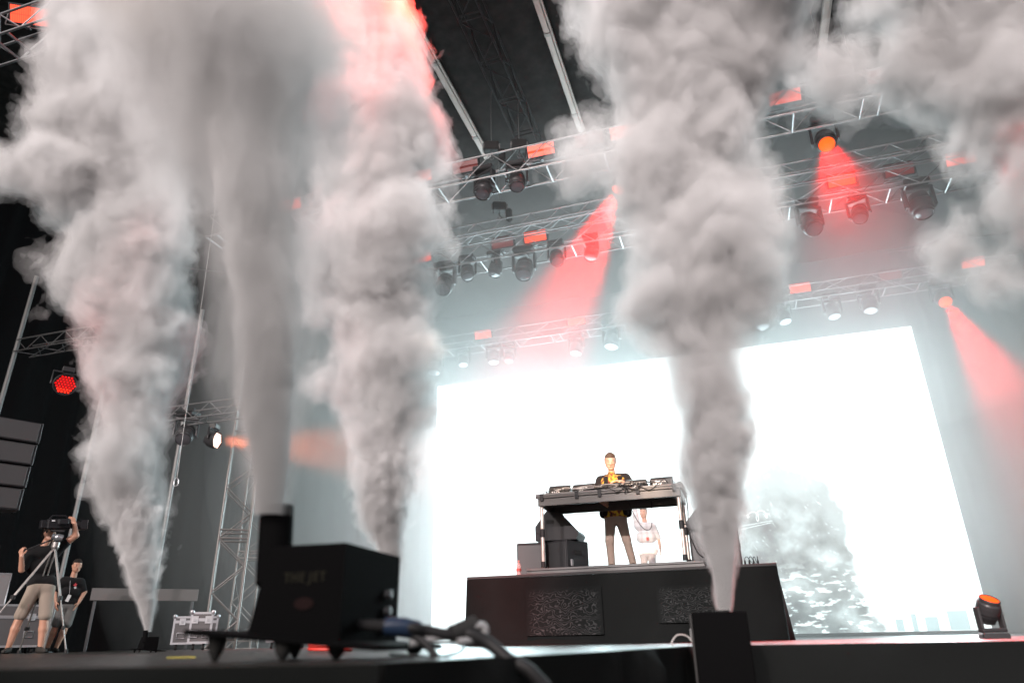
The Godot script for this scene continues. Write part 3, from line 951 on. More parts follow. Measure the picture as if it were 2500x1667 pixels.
func led_wash(label: String, p: Vector3, aim: Vector3, r: float, mode: int):
	# a round wash light whose face is a hexagonal field of small lenses
	var o = thing("wash_light", label, "stage light", p, 0, "round wash lights at the left wing")
	var d = (aim - p).normalized()
	var x = Vector3.UP.cross(d).normalized()
	var bs = Basis(x, d.cross(x), d)
	var black = mat("lamp_housing")
	var hb = Shape.new()
	hb.lathe([Vector2(0, -0.24), Vector2(r * 0.5, -0.23), Vector2(r * 0.8, -0.16), Vector2(r, -0.05), Vector2(r * 1.06, 0.0), Vector2(r * 1.06, 0.03), Vector2(r * 0.98, 0.035), Vector2(r * 0.96, 0.0), Vector2(0, 0.0)], 28, Transform3D(Basis(Vector3.RIGHT, PI / 2), Vector3.ZERO))
	var h = part(o, "housing", hb.mesh(), black, Transform3D(bs, Vector3.ZERO))
	var y = Shape.new()
	y.tube([Vector3(-r * 1.15, 0, -0.08), Vector3(-r * 1.15, r * 1.3, -0.08), Vector3(r * 1.15, r * 1.3, -0.08), Vector3(r * 1.15, 0, -0.08)], 0.022, 6)
	y.box(Vector3(0, r * 1.3 + 0.06, -0.08), Vector3(0.2, 0.1, 0.14), 0.01)
	part(o, "yoke", y.mesh(), black, Transform3D(Basis(Vector3.UP, atan2(d.x, d.z)), Vector3.ZERO))
	var cell = r * 2.0 / 7.4
	var lens = lathe([Vector2(cell * 0.36, 0.0), Vector2(cell * 0.31, 0.012), Vector2(cell * 0.2, 0.02), Vector2(0, 0.022)], 10, Transform3D(Basis(Vector3.RIGHT, PI / 2), Vector3.ZERO))
	for q in range(-3, 4):
		for s in range(-3, 4):
			if absi(q + s) > 3: continue
			var c = Vector3((q + s * 0.5) * cell, s * 0.866 * cell, 0.004)
			var low = s < -1
			var g: Material
			if mode == 0: g = glow("led_red_hot", Color(1.0, 0.13, 0.05), 2.0) if low else glow("led_red", Color(1.0, 0.03, 0.03), 0.9)
			else: g = glow("led_white", Color(1.0, 0.82, 0.74), 2.6)
			part(h, "led_lens", lens, g, Transform3D(Basis(), c))
	return [o, p + d * 0.07, d]

func lattice_tower(label: String, p: Vector3, hgt: float, w: float, turn: float):
	var o = thing("truss_tower", label, "truss", p, turn)
	var m = mat("tower_steel", 0.16, 0.155, 0.15, 0.5, 0.6)
	var ub = unit_bar()
	for sx in [-1, 1]:
		for sz in [-1, 1]:
			strut(o, "chord", ub, m, Vector3(sx * w / 2, 0, sz * w / 2), Vector3(sx * w / 2, hgt, sz * w / 2), 0.025)
	var n = int(hgt / 0.5)
	for i in n:
		var a = i * 0.5
		var s = 1 if i % 2 == 0 else -1
		for sz in [-1, 1]:
			strut(o, "brace", ub, m, Vector3(-s * w / 2, a, sz * w / 2), Vector3(s * w / 2, a + 0.5, sz * w / 2), 0.013)
			strut(o, "brace", ub, m, Vector3(sz * w / 2, a, -s * w / 2), Vector3(sz * w / 2, a + 0.5, s * w / 2), 0.013)
		if i % 4 == 0:
			for sz in [-1, 1]:
				for dy in [0.0, 0.16]:
					strut(o, "cross_bar", ub, m, Vector3(-w / 2, a + dy, sz * w / 2), Vector3(w / 2, a + dy, sz * w / 2), 0.02)
	return o

func chain_hoist(label: String, p: Vector3, top: float):
	var o = thing("chain_hoist", label, "hoist", p, 20, "chain hoists above the trusses")
	part(o, "motor", box(Vector3(0.34, 0.24, 0.24), 0.03), mat("hoist_black", 0.025, 0.025, 0.025, 0.45), at(0, 0.2, 0))
	part(o, "drum", lathe([Vector2(0, -0.2), Vector2(0.1, -0.2), Vector2(0.1, 0.2), Vector2(0, 0.2)], 14, turned(0, 0.2, 0, 0, 0, 90)), mat("hoist_grey", 0.12, 0.12, 0.12, 0.5, 0.4))
	part(o, "hook", tube(smooth([Vector3(0, 0.08, 0), Vector3(0, -0.03, 0), Vector3(0.05, -0.09, 0), Vector3(0, -0.14, 0), Vector3(-0.05, -0.09, 0)], 5), 0.013, 6), mat("bracket_steel"))
	part(o, "chain", bar(Vector3(0, 0.32, 0), Vector3(0, top - p.y, 0), 0.011, 5), mat("chain_steel", 0.25, 0.25, 0.25, 0.5, 0.8))
	part(o, "chain_bag", box(Vector3(0.16, 0.34, 0.2), 0.05), mat("cloth_black", 0.02, 0.02, 0.021, 0.9), at(0.24, -0.02, 0))

# ---------------------------------------------------------------- things on the stage
func drape(label: String, p: Vector3, turn: float, w: float, hgt: float, sd: int):
	var q = field_noise(sd, 0.6, 2, false)
	var s = Shape.new()
	s.grid(int(w * 14), 14, func(a, b):
		var x = (a - 0.5) * w
		var y = b * hgt
		var z = 0.04 * sin(x * 8.5 + 2.0 * q.get_noise_2d(x * 1.3, 0.0) + 0.5 * q.get_noise_2d(x, y * 0.4)) + 0.22 * q.get_noise_2d(x * 0.5, y * 0.25)
		return Vector3(x, y, z))
	var o = thing("drape", label, "curtain", p, turn, "black stage drapes")
	part(o, "cloth", s.mesh(), mats["drape_black"])
	part(o, "batten", bar(Vector3(-w / 2, hgt + 0.03, 0), Vector3(w / 2, hgt + 0.03, 0), 0.03, 8), mat("bracket_steel"))
	return o

func flight_case(label: String, p: Vector3, turn: float, s: Vector3, lid := 0.7):
	var o = thing("flight_case", label, "flight case", p, turn, "flight cases on the stage")
	var panel = mat("case_panel", 0.075, 0.072, 0.075, 0.45)
	var trim = mat("case_trim", 0.4, 0.4, 0.42, 0.4, 0.75)
	part(o, "panel_body", box(s - Vector3(0.012, 0.012, 0.012), 0.004), panel, at(0, s.y / 2 + 0.1, 0))
	var ub = box(Vector3.ONE, 0.0)
	var t = 0.035
	for a in [-1, 1]:
		for b in [-1, 1]:
			part(o, "edge_trim", ub, trim, Transform3D(Basis().scaled(Vector3(t, s.y, t)), Vector3(a * (s.x - t) / 2, s.y / 2 + 0.1, b * (s.z - t) / 2)))
			part(o, "edge_trim", ub, trim, Transform3D(Basis().scaled(Vector3(s.x - 2 * t, t, t)), Vector3(0, s.y / 2 + 0.1 + a * (s.y - t) / 2, b * (s.z - t) / 2)))
			part(o, "edge_trim", ub, trim, Transform3D(Basis().scaled(Vector3(t, t, s.z - 2 * t)), Vector3(a * (s.x - t) / 2, s.y / 2 + 0.1 + b * (s.y - t) / 2, 0)))
			part(o, "caster", lathe([Vector2(0, -0.02), Vector2(0.045, -0.02), Vector2(0.05, -0.01), Vector2(0.05, 0.01), Vector2(0.045, 0.02), Vector2(0, 0.02)], 14, turned(0, 0, 0, 0, 0, 90)), mat("rubber_black", 0.02, 0.02, 0.02, 0.7), at(a * (s.x / 2 - 0.1), 0.05, b * (s.z / 2 - 0.1)))
			part(o, "corner_ball", lathe([Vector2(0, -0.04), Vector2(0.03, -0.03), Vector2(0.04, 0), Vector2(0.03, 0.03), Vector2(0, 0.04)], 8), trim, at(a * (s.x / 2 - 0.012), s.y + 0.095, b * (s.z / 2 - 0.012)))
	for b in [-1, 1]:
		part(o, "lid_rail", ub, trim, Transform3D(Basis().scaled(Vector3(s.x - 2 * t, 0.05, 0.008)), Vector3(0, 0.1 + s.y * lid, b * (s.z / 2 + 0.001))))
	for a in [-0.3, 0.3]:
		var l = part(o, "latch", box(Vector3(0.11, 0.12, 0.012), 0.003), mat("latch_steel", 0.5, 0.5, 0.52, 0.35, 0.8), at(a * s.x, 0.1 + s.y * lid, s.z / 2 + 0.008))
		part(l, "latch_wing", box(Vector3(0.04, 0.05, 0.01), 0.003), trim, at(0, 0, 0.01))
		var h = Shape.new()
		h.tube([Vector3(-0.07, 0.05, 0), Vector3(-0.07, -0.05, 0), Vector3(0.07, -0.05, 0), Vector3(0.07, 0.05, 0), Vector3(-0.07, 0.05, 0)], 0.009, 6)
		part(o, "handle", h.mesh(), trim, at(a * s.x, 0.1 + s.y * 0.3, s.z / 2 + 0.012))
	return o

func deck_player(label: String, p: Vector3, turn: float, group: String):
	var o = thing("media_player", label, "media player", p, turn, group)
	var black = mat("gear_black", 0.018, 0.018, 0.02, 0.38)
	part(o, "chassis", box(Vector3(0.31, 0.085, 0.38), 0.008), black, at(0, 0.055, 0))
	part(o, "display_bridge", box(Vector3(0.3, 0.035, 0.09), 0.008), black, turned(0, 0.115, 0.12, 14, 0, 0))
	part(o, "jog_wheel", lathe([Vector2(0.1, 0), Vector2(0.1, 0.012), Vector2(0.095, 0.018), Vector2(0, 0.018)], 24), mat("jog_grey", 0.1, 0.1, 0.105, 0.4, 0.5), at(0, 0.098, -0.03))
	for a in [-1, 1]:
		for b in [-1, 1]:
			part(o, "foot", lathe([Vector2(0, 0), Vector2(0.02, 0), Vector2(0.018, 0.014), Vector2(0, 0.014)], 10), mat("rubber_black"), at(a * 0.13, 0, b * 0.16))
	part(o, "brand_print", lettering("Pioneer DJ", 0.022, true), mat("print_pale", 0.6, 0.6, 0.6, 0.5), at(-0.01, 0.066, 0.191))
	for a in 4:
		part(o, "socket", lathe([Vector2(0.009, 0), Vector2(0.009, 0.012), Vector2(0.005, 0.012), Vector2(0.005, 0)], 8, turned(0, 0, 0, 90, 0, 0)), mat("latch_steel", 0.5, 0.5, 0.52, 0.35, 0.8), at(-0.1 + 0.03 * a, 0.03, 0.19))
	return o

func wedge(label: String, p: Vector3, turn: float):
	var o = thing("monitor_speaker", label, "speaker", p, turn, "wedge monitor speakers beside the table")
	var s = Shape.new()
	s.prism([Vector2(-0.3, 0), Vector2(0.3, 0), Vector2(0.34, 0.08), Vector2(0.05, 0.4), Vector2(-0.12, 0.42), Vector2(-0.3, 0.2)], -0.24, 0.24)
	part(o, "cabinet", s.mesh(), mat("speaker_black", 0.022, 0.022, 0.024, 0.5))
	part(o, "grille", box(Vector3(0.4, 0.44, 0.012), 0.004), mat("speaker_grille", 0.05, 0.05, 0.052, 0.45, 0.5), Transform3D(Basis(Vector3(0.672, -0.741, 0).normalized(), Vector3(0, 0, 1), Vector3(0.741, 0.672, 0).normalized()), Vector3(0.2, 0.245, 0)))
	part(o, "handle", box(Vector3(0.12, 0.05, 0.006), 0.002), mat("rubber_black"), at(-0.08, 0.26, 0.243))

func speaker_box(label: String, p: Vector3, s: Vector3, turn: float, group: String):
	var o = thing("speaker_cabinet", label, "speaker", p, turn, group)
	part(o, "cabinet", box(s, 0.012), mat("speaker_black", 0.022, 0.022, 0.024, 0.5), at(0, s.y / 2, 0))
	part(o, "grille", box(Vector3(s.x * 0.92, s.y * 0.86, 0.01), 0.003), mat("speaker_grille", 0.05, 0.05, 0.052, 0.45, 0.5), at(0, s.y / 2, s.z / 2 + 0.004))
	part(o, "handle", box(Vector3(0.008, 0.06, 0.16), 0.002), mat("rubber_black"), at(s.x / 2 + 0.002, s.y * 0.6, 0))
	part(o, "latch", box(Vector3(0.012, 0.09, 0.05), 0.003), mat("latch_steel", 0.5, 0.5, 0.52, 0.35, 0.8), at(s.x / 2 + 0.004, s.y * 0.25, s.z * 0.3))
	return o

func build_table():
	var o = thing("performance_table", "long metal-framed table on four pole legs under the players", "table", Vector3(-1.62, 0.95, -9.85), 0)
	var m = mat("deck_aluminium", 0.085, 0.08, 0.076, 0.5, 0.5)
	grainy(m, noise_grain, 4.0)
	var dark = mat("clamp_black", 0.025, 0.025, 0.026, 0.5)
	part(o, "table_top", box(Vector3(2.02, 0.03, 0.76), 0.006), mat("ply_grey", 0.14, 0.135, 0.13, 0.6), at(0, 0.965, 0))
	for s in [-1, 1]:
		var b = Shape.new()
		b.box(Vector3(0, 0.862, s * 0.36), Vector3(1.96, 0.1, 0.04), 0.006)
		b.box(Vector3(0, 0.93, s * 0.375), Vector3(2.02, 0.035, 0.035), 0.006)
		b.box(Vector3(0, 0.815, s * 0.372), Vector3(1.96, 0.012, 0.03), 0.003)
		part(o, "long_beam", b.mesh(), m)
		part(o, "end_beam", box(Vector3(0.04, 0.1, 0.66), 0.006), m, at(s * 0.96, 0.87, 0))
		for t in [-1, 1]:
			var lg = Shape.new()
			lg.tube([Vector3(s * 0.94, 0.0, t * 0.33), Vector3(s * 0.94, 0.82, t * 0.33)], 0.026, 14)
			var leg = part(o, "leg", lg.mesh(), mat("pole_aluminium", 0.6, 0.52, 0.47, 0.35, 0.6))
			part(leg, "clamp", lathe([Vector2(0.028, -0.055), Vector2(0.036, -0.05), Vector2(0.036, 0.05), Vector2(0.028, 0.055)], 14), dark, at(s * 0.94, 0.45, t * 0.33))
			part(leg, "foot", lathe([Vector2(0.028, 0), Vector2(0.034, 0.0), Vector2(0.034, 0.07), Vector2(0.027, 0.075)], 14), dark, at(s * 0.94, 0.001, t * 0.33))
			part(leg, "wing_bolt", bar(Vector3(s * 0.97, 0.45, t * 0.33), Vector3(s * 1.02, 0.45, t * 0.36), 0.008, 6), dark)
	for x in [-0.92, -0.42, -0.1, 0.42, 0.9]:
		part(o, "strap", box(Vector3(0.05, 0.1, 0.012), 0.002), dark, at(x, 0.925, 0.4))
	return o

func build_riser():
	var o = thing("riser", "wide black-skirted riser carrying the table, with a lattice of moire on its cloth", "riser", Vector3(-1.56, 0, -10.6), 0)
	var cloth = mats["skirt_black"]
	var s = Shape.new()
	var q = field_noise(5, 1.1, 3, false)
	s.grid(90, 16, func(a, b):
		var x = (a - 0.5) * 3.9
		return Vector3(x, b * 0.8, 1.5 + 0.012 * q.get_noise_2d(x * 2.0, b) + 0.02 * (1.0 - b) * q.get_noise_2d(x * 0.9, 4.0)))
	part(o, "front_skirt", s.mesh(), cloth)
	var r = Shape.new()
	r.grid(40, 16, func(a, b):
		var z = 1.5 - a * 3.0
		return Vector3(1.95 + (1.0 - b) * (0.05 + 0.09 * a) + (1.0 - b) * 0.035 * sin(z * 16.0 + 2.0 * q.get_noise_2d(z, 0)), b * 0.8, z))
	part(o, "side_skirt", r.mesh(), cloth)
	var l = Shape.new()
	l.grid(40, 8, func(a, b):
		var z = -1.5 + a * 3.0
		return Vector3(-1.95 - (1.0 - b) * 0.03 - (1.0 - b) * 0.02 * sin(z * 15.0), b * 0.8, z))
	part(o, "side_skirt", l.mesh(), cloth)
	part(o, "deck", box(Vector3(3.9, 0.035, 3.0), 0.005), mat("deck_black", 0.03, 0.03, 0.031, 0.5), at(0, 0.82, 0))
	# fine net over the vent openings, as woven bands of tone
	var im = Image.create(512, 256, false, Image.FORMAT_RGB8)
	var w = field_noise(31, 0.006, 3, false)
	for y in 256:
		for x in 512:
			var ph = 9.0 * w.get_noise_2d(x, y * 1.6) + y * 0.14
			var e = absf(sin(ph * 1.1))
			var t = pow(e, 10.0) * (0.55 + 0.45 * w.get_noise_2d(x * 3.1 + 40.0, y * 7.0)) * (0.6 if (x * 7 + y * 13) % 5 < 2 else 1.0)
			var edge = smoothstep(0.0, 60.0, float(mini(x, 511 - x))) * smoothstep(0.0, 50.0, float(y))
			im.set_pixel(x, y, lin(0.0095 + 0.06 * t * edge, 0.0106 + 0.062 * t * edge, 0.0106 + 0.064 * t * edge))
	var net = mat("vent_net", 1, 1, 1, 0.8)
	net.metallic_specular = 0.08
	net.albedo_texture = ImageTexture.create_from_image(im)
	for a in [[-0.78, 0.98, 0.56], [0.78, 0.8, 0.42]]:
		var f = Shape.new()
		f.quad(Vector3(-a[1] / 2, -a[2] / 2, 0), Vector3(a[1] / 2, -a[2] / 2, 0), Vector3(a[1] / 2, a[2] / 2, 0), Vector3(-a[1] / 2, a[2] / 2, 0), Vector3.BACK)
		part(o, "vent_net", f.mesh(), net, at(a[0] + 0.14, 0.38 if a[1] > 0.9 else 0.42, 1.528))
	var p = Shape.new()
	p.box(Vector3(0, 0.895, 0.3), Vector3(2.35, 0.09, 1.6), 0.006)
	p.box(Vector3(0, 0.925, 1.105), Vector3(2.35, 0.03, 0.02), 0.004)
	part(o, "platform", p.mesh(), mat("deck_edge", 0.09, 0.088, 0.088, 0.45, 0.3), at(-0.06, 0, 0.0))

func cryo_jet(label: String, p: Vector3, turn: float, k: float, text: bool):
	# a black jet machine: nozzle barrel on a slanted box on a base plate with cone feet; own size 0.56 m wide
	var o = thing("cryo_jet_machine", label, "smoke machine", p, turn, "cryo jet machines on the stage edge")
	var black = mats["machine_black"]
	var S = func(x, y, z): return Vector3(x, y, z) * k
	var b = Shape.new()
	# cabinet: side profile with a bulge, extruded towards the back
	var prof = [Vector2(-0.15, 0.062), Vector2(0.135, 0.045), Vector2(0.135, 0.305), Vector2(-0.1, 0.305), Vector2(-0.125, 0.2)]
	var pp = []
	for v in prof: pp.append(v * k)
	b.prism(pp, -0.4 * k, 0.0)
	part(o, "cabinet", b.mesh(), black)
	var z = Shape.new()
	z.lathe([Vector2(0.0, 0.0) * k, Vector2(0.044, 0.0) * k, Vector2(0.05, 0.01) * k, Vector2(0.05, 0.228) * k, Vector2(0.047, 0.233) * k, Vector2(0.042, 0.228) * k, Vector2(0.04, 0.16) * k, Vector2(0.0, 0.15) * k], 28, turned(-0.118 * k, 0.2 * k, -0.055 * k, 0, 0, 4))
	part(o, "nozzle", z.mesh(), black)
	var pl = Shape.new()
	pl.box(S.call(0.0, 0.052, -0.16), S.call(0.58, 0.014, 0.5), 0.003, Basis(Vector3.BACK, deg_to_rad(-5.0)))
	part(o, "base_plate", pl.mesh(), black)
	for f in [[-0.22, 0.03], [0.0, 0.05], [0.12, -0.02], [-0.2, -0.36], [0.22, -0.34]]:
		var yb = 0.052 - f[0] * tan(deg_to_rad(5.0))
		part(o, "foot", lathe([Vector2(0.006, 0.0) * k, Vector2(0.02, yb * 0.4) * k, Vector2(0.03, yb) * k, Vector2(0, yb) * k], 14), mat("rubber_black"), at(f[0] * k, 0.0, f[1] * k))
	for i in 3:
		part(o, "socket", lathe([Vector2(0, 0), Vector2(0.016, 0), Vector2(0.016, 0.02), Vector2(0.01, 0.024), Vector2(0, 0.024)], 12, Transform3D(Basis(Vector3.BACK, -PI / 2), S.call(0.133, 0.08 + 0.05 * i, -0.3))), mat("bracket_steel"))
	if text:
		part(o, "lettering", lettering("THE JET", 0.03, true), mat("print_olive", 0.009, 0.0085, 0.005, 0.85), at(0.015 * k, 0.215 * k, 0.002))
		part(o, "emblem", lathe([Vector2(0, 0), Vector2(0.025, 0), Vector2(0.025, 0.002), Vector2(0, 0.002)], 18, turned(0, 0, 0, 90, 0, 0)), mat("emblem_red", 0.006, 0.001, 0.001, 0.85), Transform3D(Basis().scaled(Vector3(1.3, 0.7, 1)), Vector3(0.02 * k, 0.145 * k, 0.001)))
	return o

func video_camera():
	var o = thing("video_camera", "large black broadcast camera with lens hood on a tripod", "camera", Vector3(-11.0, 0, -9.0) , 50.7)
	var black = mat("gear_black", 0.018, 0.018, 0.02, 0.38)
	var c = Vector3(0.16, 1.97, 0.12)
	var tilt = Basis(Vector3.BACK, deg_to_rad(6)) * Basis(Vector3.UP, deg_to_rad(18))
	var X = Transform3D(tilt, c)
	part(o, "camera_body", box(Vector3(0.36, 0.17, 0.13), 0.02), black, X)
	part(o, "top_handle", tube([Vector3(-0.14, 0.085, 0), Vector3(-0.1, 0.14, 0), Vector3(0.1, 0.14, 0), Vector3(0.14, 0.085, 0)], 0.014, 8), black, X)
	part(o, "battery", box(Vector3(0.09, 0.13, 0.1), 0.01), black, X * at(-0.22, 0, 0))
	part(o, "lens_barrel", lathe([Vector2(0, 0), Vector2(0.055, 0), Vector2(0.06, 0.1), Vector2(0.062, 0.16), Vector2(0, 0.16)], 20, turned(0.17, -0.01, 0, 0, 0, -90)), black, X)
	var h = Shape.new()
	for s in [-1.0, 1.0]:
		h.box(Vector3(0.37, 0.07 * s - 0.01, 0), Vector3(0.1, 0.006, 0.17), 0.001)
		h.box(Vector3(0.37, -0.01, 0.085 * s), Vector3(0.1, 0.14, 0.006), 0.001)
	var hm = h.mesh()
	part(o, "lens_hood", hm, black, X)
	part(o, "hood_rim", tube([Vector3(0.422, 0.06, -0.085), Vector3(0.422, 0.06, 0.085), Vector3(0.422, -0.08, 0.085), Vector3(0.422, -0.08, -0.085), Vector3(0.422, 0.06, -0.085)], 0.004, 6), mat("rim_pale", 0.35, 0.35, 0.35, 0.4), X)
	part(o, "viewfinder", box(Vector3(0.16, 0.09, 0.08), 0.012), black, X * at(0.02, 0.02, 0.14))
	part(o, "label_plate", box(Vector3(0.05, 0.02, 0.004), 0.001), mat("card_white", 0.65, 0.65, 0.66, 0.4), X * at(-0.1, 0.05, 0.068))

func tripod():
	var o = thing("tripod", "tall black and silver tripod with fluid head and pan bar under the camera", "tripod", Vector3(-11.0, 0, -9.0), 50.7)
	var grey = mat("tripod_steel", 0.28, 0.26, 0.25, 0.35, 0.7)
	var black = mat("clamp_black", 0.025, 0.025, 0.026, 0.5)
	var top = Vector3(0.19, 1.6, 0.14)
	part(o, "fluid_head", lathe([Vector2(0, -0.08), Vector2(0.055, -0.08), Vector2(0.06, 0.0), Vector2(0.045, 0.03), Vector2(0.05, 0.08), Vector2(0, 0.085)], 18, turned(top.x, top.y + 0.16, top.z, 0, 0, 82)), mat("head_silver", 0.3, 0.32, 0.34, 0.3, 0.7))
	part(o, "mount_plate", box(Vector3(0.2, 0.03, 0.09), 0.006), black, at(top.x - 0.02, top.y + 0.26, top.z))
	part(o, "bowl", lathe([Vector2(0, -0.06), Vector2(0.03, -0.06), Vector2(0.06, 0.0), Vector2(0.06, 0.08), Vector2(0, 0.09)], 18), grey, at(top.x, top.y, top.z))
	part(o, "pan_bar", tube([top + Vector3(0, 0.16, 0), Vector3(-0.24, 1.5, 0.22)], 0.012, 8), black)
	for f in [Vector3(0.66, 0.02, 0.3), Vector3(-0.62, 0.02, 0.42), Vector3(0.04, 0.02, -0.35)]:
		var d = f - top
		var side = d.cross(Vector3.UP).normalized() * 0.035
		var lg = Shape.new()
		lg.tube([top + side * 0.8, top + d * 0.5 + side], 0.011, 8)
		lg.tube([top - side * 0.8, top + d * 0.5 - side], 0.011, 8)
		lg.tube([top + d * 0.42, f], 0.012, 8)
		var leg = part(o, "leg", lg.mesh(), grey)
		var cl = Shape.new()
		cl.box(Vector3.ZERO, Vector3(0.1, 0.07, 0.045), 0.008)
		part(leg, "leg_clamp", cl.mesh(), black, Transform3D(Basis(Vector3.UP, atan2(-side.z, side.x)), top + d * 0.5))
		part(leg, "leg_clamp", cl.mesh(), black, Transform3D(Basis(Vector3.UP, atan2(-side.z, side.x)).scaled(Vector3(0.7, 0.8, 0.9)), top + d * 0.78))
		part(leg, "foot", lathe([Vector2(0, -0.02), Vector2(0.03, -0.02), Vector2(0.025, 0.03), Vector2(0, 0.04)], 10), black, at(f.x, 0.021, f.z))

func bottle(p: Vector3):
	var o = thing("water_bottle", "small clear water bottle on the riser's front corner", "bottle", p)
	var g = StandardMaterial3D.new()
	g.albedo_color = Color(0.9, 0.8, 0.78, 0.25)
	g.transparency = BaseMaterial3D.TRANSPARENCY_ALPHA
	g.roughness = 0.08
	part(o, "body", lathe([Vector2(0, 0), Vector2(0.03, 0), Vector2(0.033, 0.01), Vector2(0.032, 0.06), Vector2(0.034, 0.11), Vector2(0.03, 0.13), Vector2(0.014, 0.16), Vector2(0.013, 0.175)], 18), g)
	part(o, "water", lathe([Vector2(0, 0.004), Vector2(0.028, 0.004), Vector2(0.028, 0.1), Vector2(0, 0.1)], 16), mat("water_fill", 0.35, 0.3, 0.3, 0.1))
	part(o, "cap", lathe([Vector2(0.015, 0.172), Vector2(0.015, 0.19), Vector2(0, 0.191)], 14), mat("cap_red", 0.4, 0.15, 0.13, 0.5))
	part(o, "label_band", lathe([Vector2(0.0335, 0.05), Vector2(0.0348, 0.052), Vector2(0.0348, 0.085), Vector2(0.0335, 0.087)], 18), mat("band_red", 0.3, 0.07, 0.06, 0.6))

# ---------------------------------------------------------------- the scene
func screen_picture() -> ImageTexture:
	# what the video wall shows: almost all white, with a grey cloaked figure, splashes of light and a line of handwriting at its lower right
	var w = 1280
	var h = 700
	var im = Image.create(w, h, false, Image.FORMAT_RGB8)
	im.fill(Color(1, 1, 1))
	var cloud = field_noise(3, 0.010, 4, false)
	var streak = field_noise(8, 0.022, 3, true)
	var spot = field_noise(14, 0.034, 4, false)
	# left and right border of the figure for rows counted from the bottom (0..1)
	var rows = [[0.0, 0.61, 0.845], [0.05, 0.61, 0.832], [0.14, 0.61, 0.815], [0.22, 0.61, 0.812], [0.32, 0.60, 0.814], [0.40, 0.61, 0.808], [0.466, 0.64, 0.798], [0.50, 0.66, 0.768], [0.53, 0.695, 0.726], [0.60, 0.70, 0.722], [0.68, 0.705, 0.724], [0.70, 0.71, 0.712]]
	for y in range(int(h * 0.3), h):
		var t = 1.0 - float(y) / h
		var k = 0
		while k < rows.size() - 2 and rows[k + 1][0] < t: k += 1
		var f = clampf((t - rows[k][0]) / (rows[k + 1][0] - rows[k][0]), 0.0, 1.0)
		var xl = lerpf(rows[k][1], rows[k + 1][1], f)
		var xr = lerpf(rows[k][2], rows[k + 1][2], f)
		for x in range(int(w * 0.58), int(w * 0.88)):
			var s = float(x) / w + 0.012 * cloud.get_noise_2d(x * 2.0, y * 2.0)
			var m = smoothstep(xl - 0.008, xl + 0.008, s) * (1.0 - smoothstep(xr - 0.01, xr + 0.004, s))
			if t > 0.7 or m <= 0.0: continue
			var g = 0.52 + 0.35 * cloud.get_noise_2d(x, y)
			g = lerpf(g, 0.70, smoothstep(0.34, 0.50, t) * 0.9)
			g = lerpf(g, 0.86, smoothstep(0.5, 0.66, t))
			g = lerpf(g, 0.62, smoothstep(0.76, 0.80, s) * smoothstep(0.25, 0.32, t))
			# bright folds running down the cloak
			var fold = streak.get_noise_2d(x * 1.5 - y * 0.9, y * 0.36 + x * 0.12)
			g = lerpf(g, 1.0, smoothstep(0.8, 0.95, fold) * smoothstep(0.12, 0.2, t))
			# splashes low down
			var q = spot.get_noise_2d(x * 0.6, y * 1.7)
			g = lerpf(g, 1.0, 0.8 * smoothstep(0.14, 0.3, q) * smoothstep(0.24, 0.15, t))
			g = lerpf(1.0, clampf(g, 0.0, 1.0), m)
			im.set_pixel(x, y, Color(g * 0.97, g, g))
	# handwriting
	for i in 240:
		var a = i * 0.13
		var ux = 0.605 + 0.00034 * i + 0.0055 * sin(a)
		var uy = 0.622 - 0.011 * cos(a) * (1.0 + 0.7 * sin(i * 0.045))
		im.fill_rect(Rect2i(int(ux * w), int(uy * h), 1, 2), Color(1, 1, 1))
	for i in 160:
		im.fill_rect(Rect2i(int((0.60 + i * 0.00056) * w), int((0.662 - i * 0.00012) * h), 1, 1), Color(1, 1, 1))
		im.fill_rect(Rect2i(int((0.59 + i * 0.0006) * w), int((0.678 - i * 0.00018) * h), 1, 1), Color(1, 1, 1))
	# dim shapes of gear along the wall's foot
	for g in [[0.86, 0.035, 0.012], [0.885, 0.05, 0.008], [0.905, 0.04, 0.02], [0.94, 0.055, 0.03]]:
		im.fill_rect(Rect2i(int(g[0] * w), int((1.0 - g[1]) * h), int(g[2] * w), int(g[1] * h)), Color(0.62, 0.68, 0.69))
	return ImageTexture.create_from_image(im)

func noise_tex(sd: int, freq: float, oct: int, lo_v: float, hi_v: float) -> NoiseTexture2D:
	var t = NoiseTexture2D.new()
	t.width = 512
	t.height = 512
	t.seamless = true
	t.noise = field_noise(sd, freq, oct, false)
	var g = Gradient.new()
	g.set_color(0, Color(lo_v, lo_v, lo_v))
	g.set_color(1, Color(hi_v, hi_v, hi_v))
	t.color_ramp = g
	return t

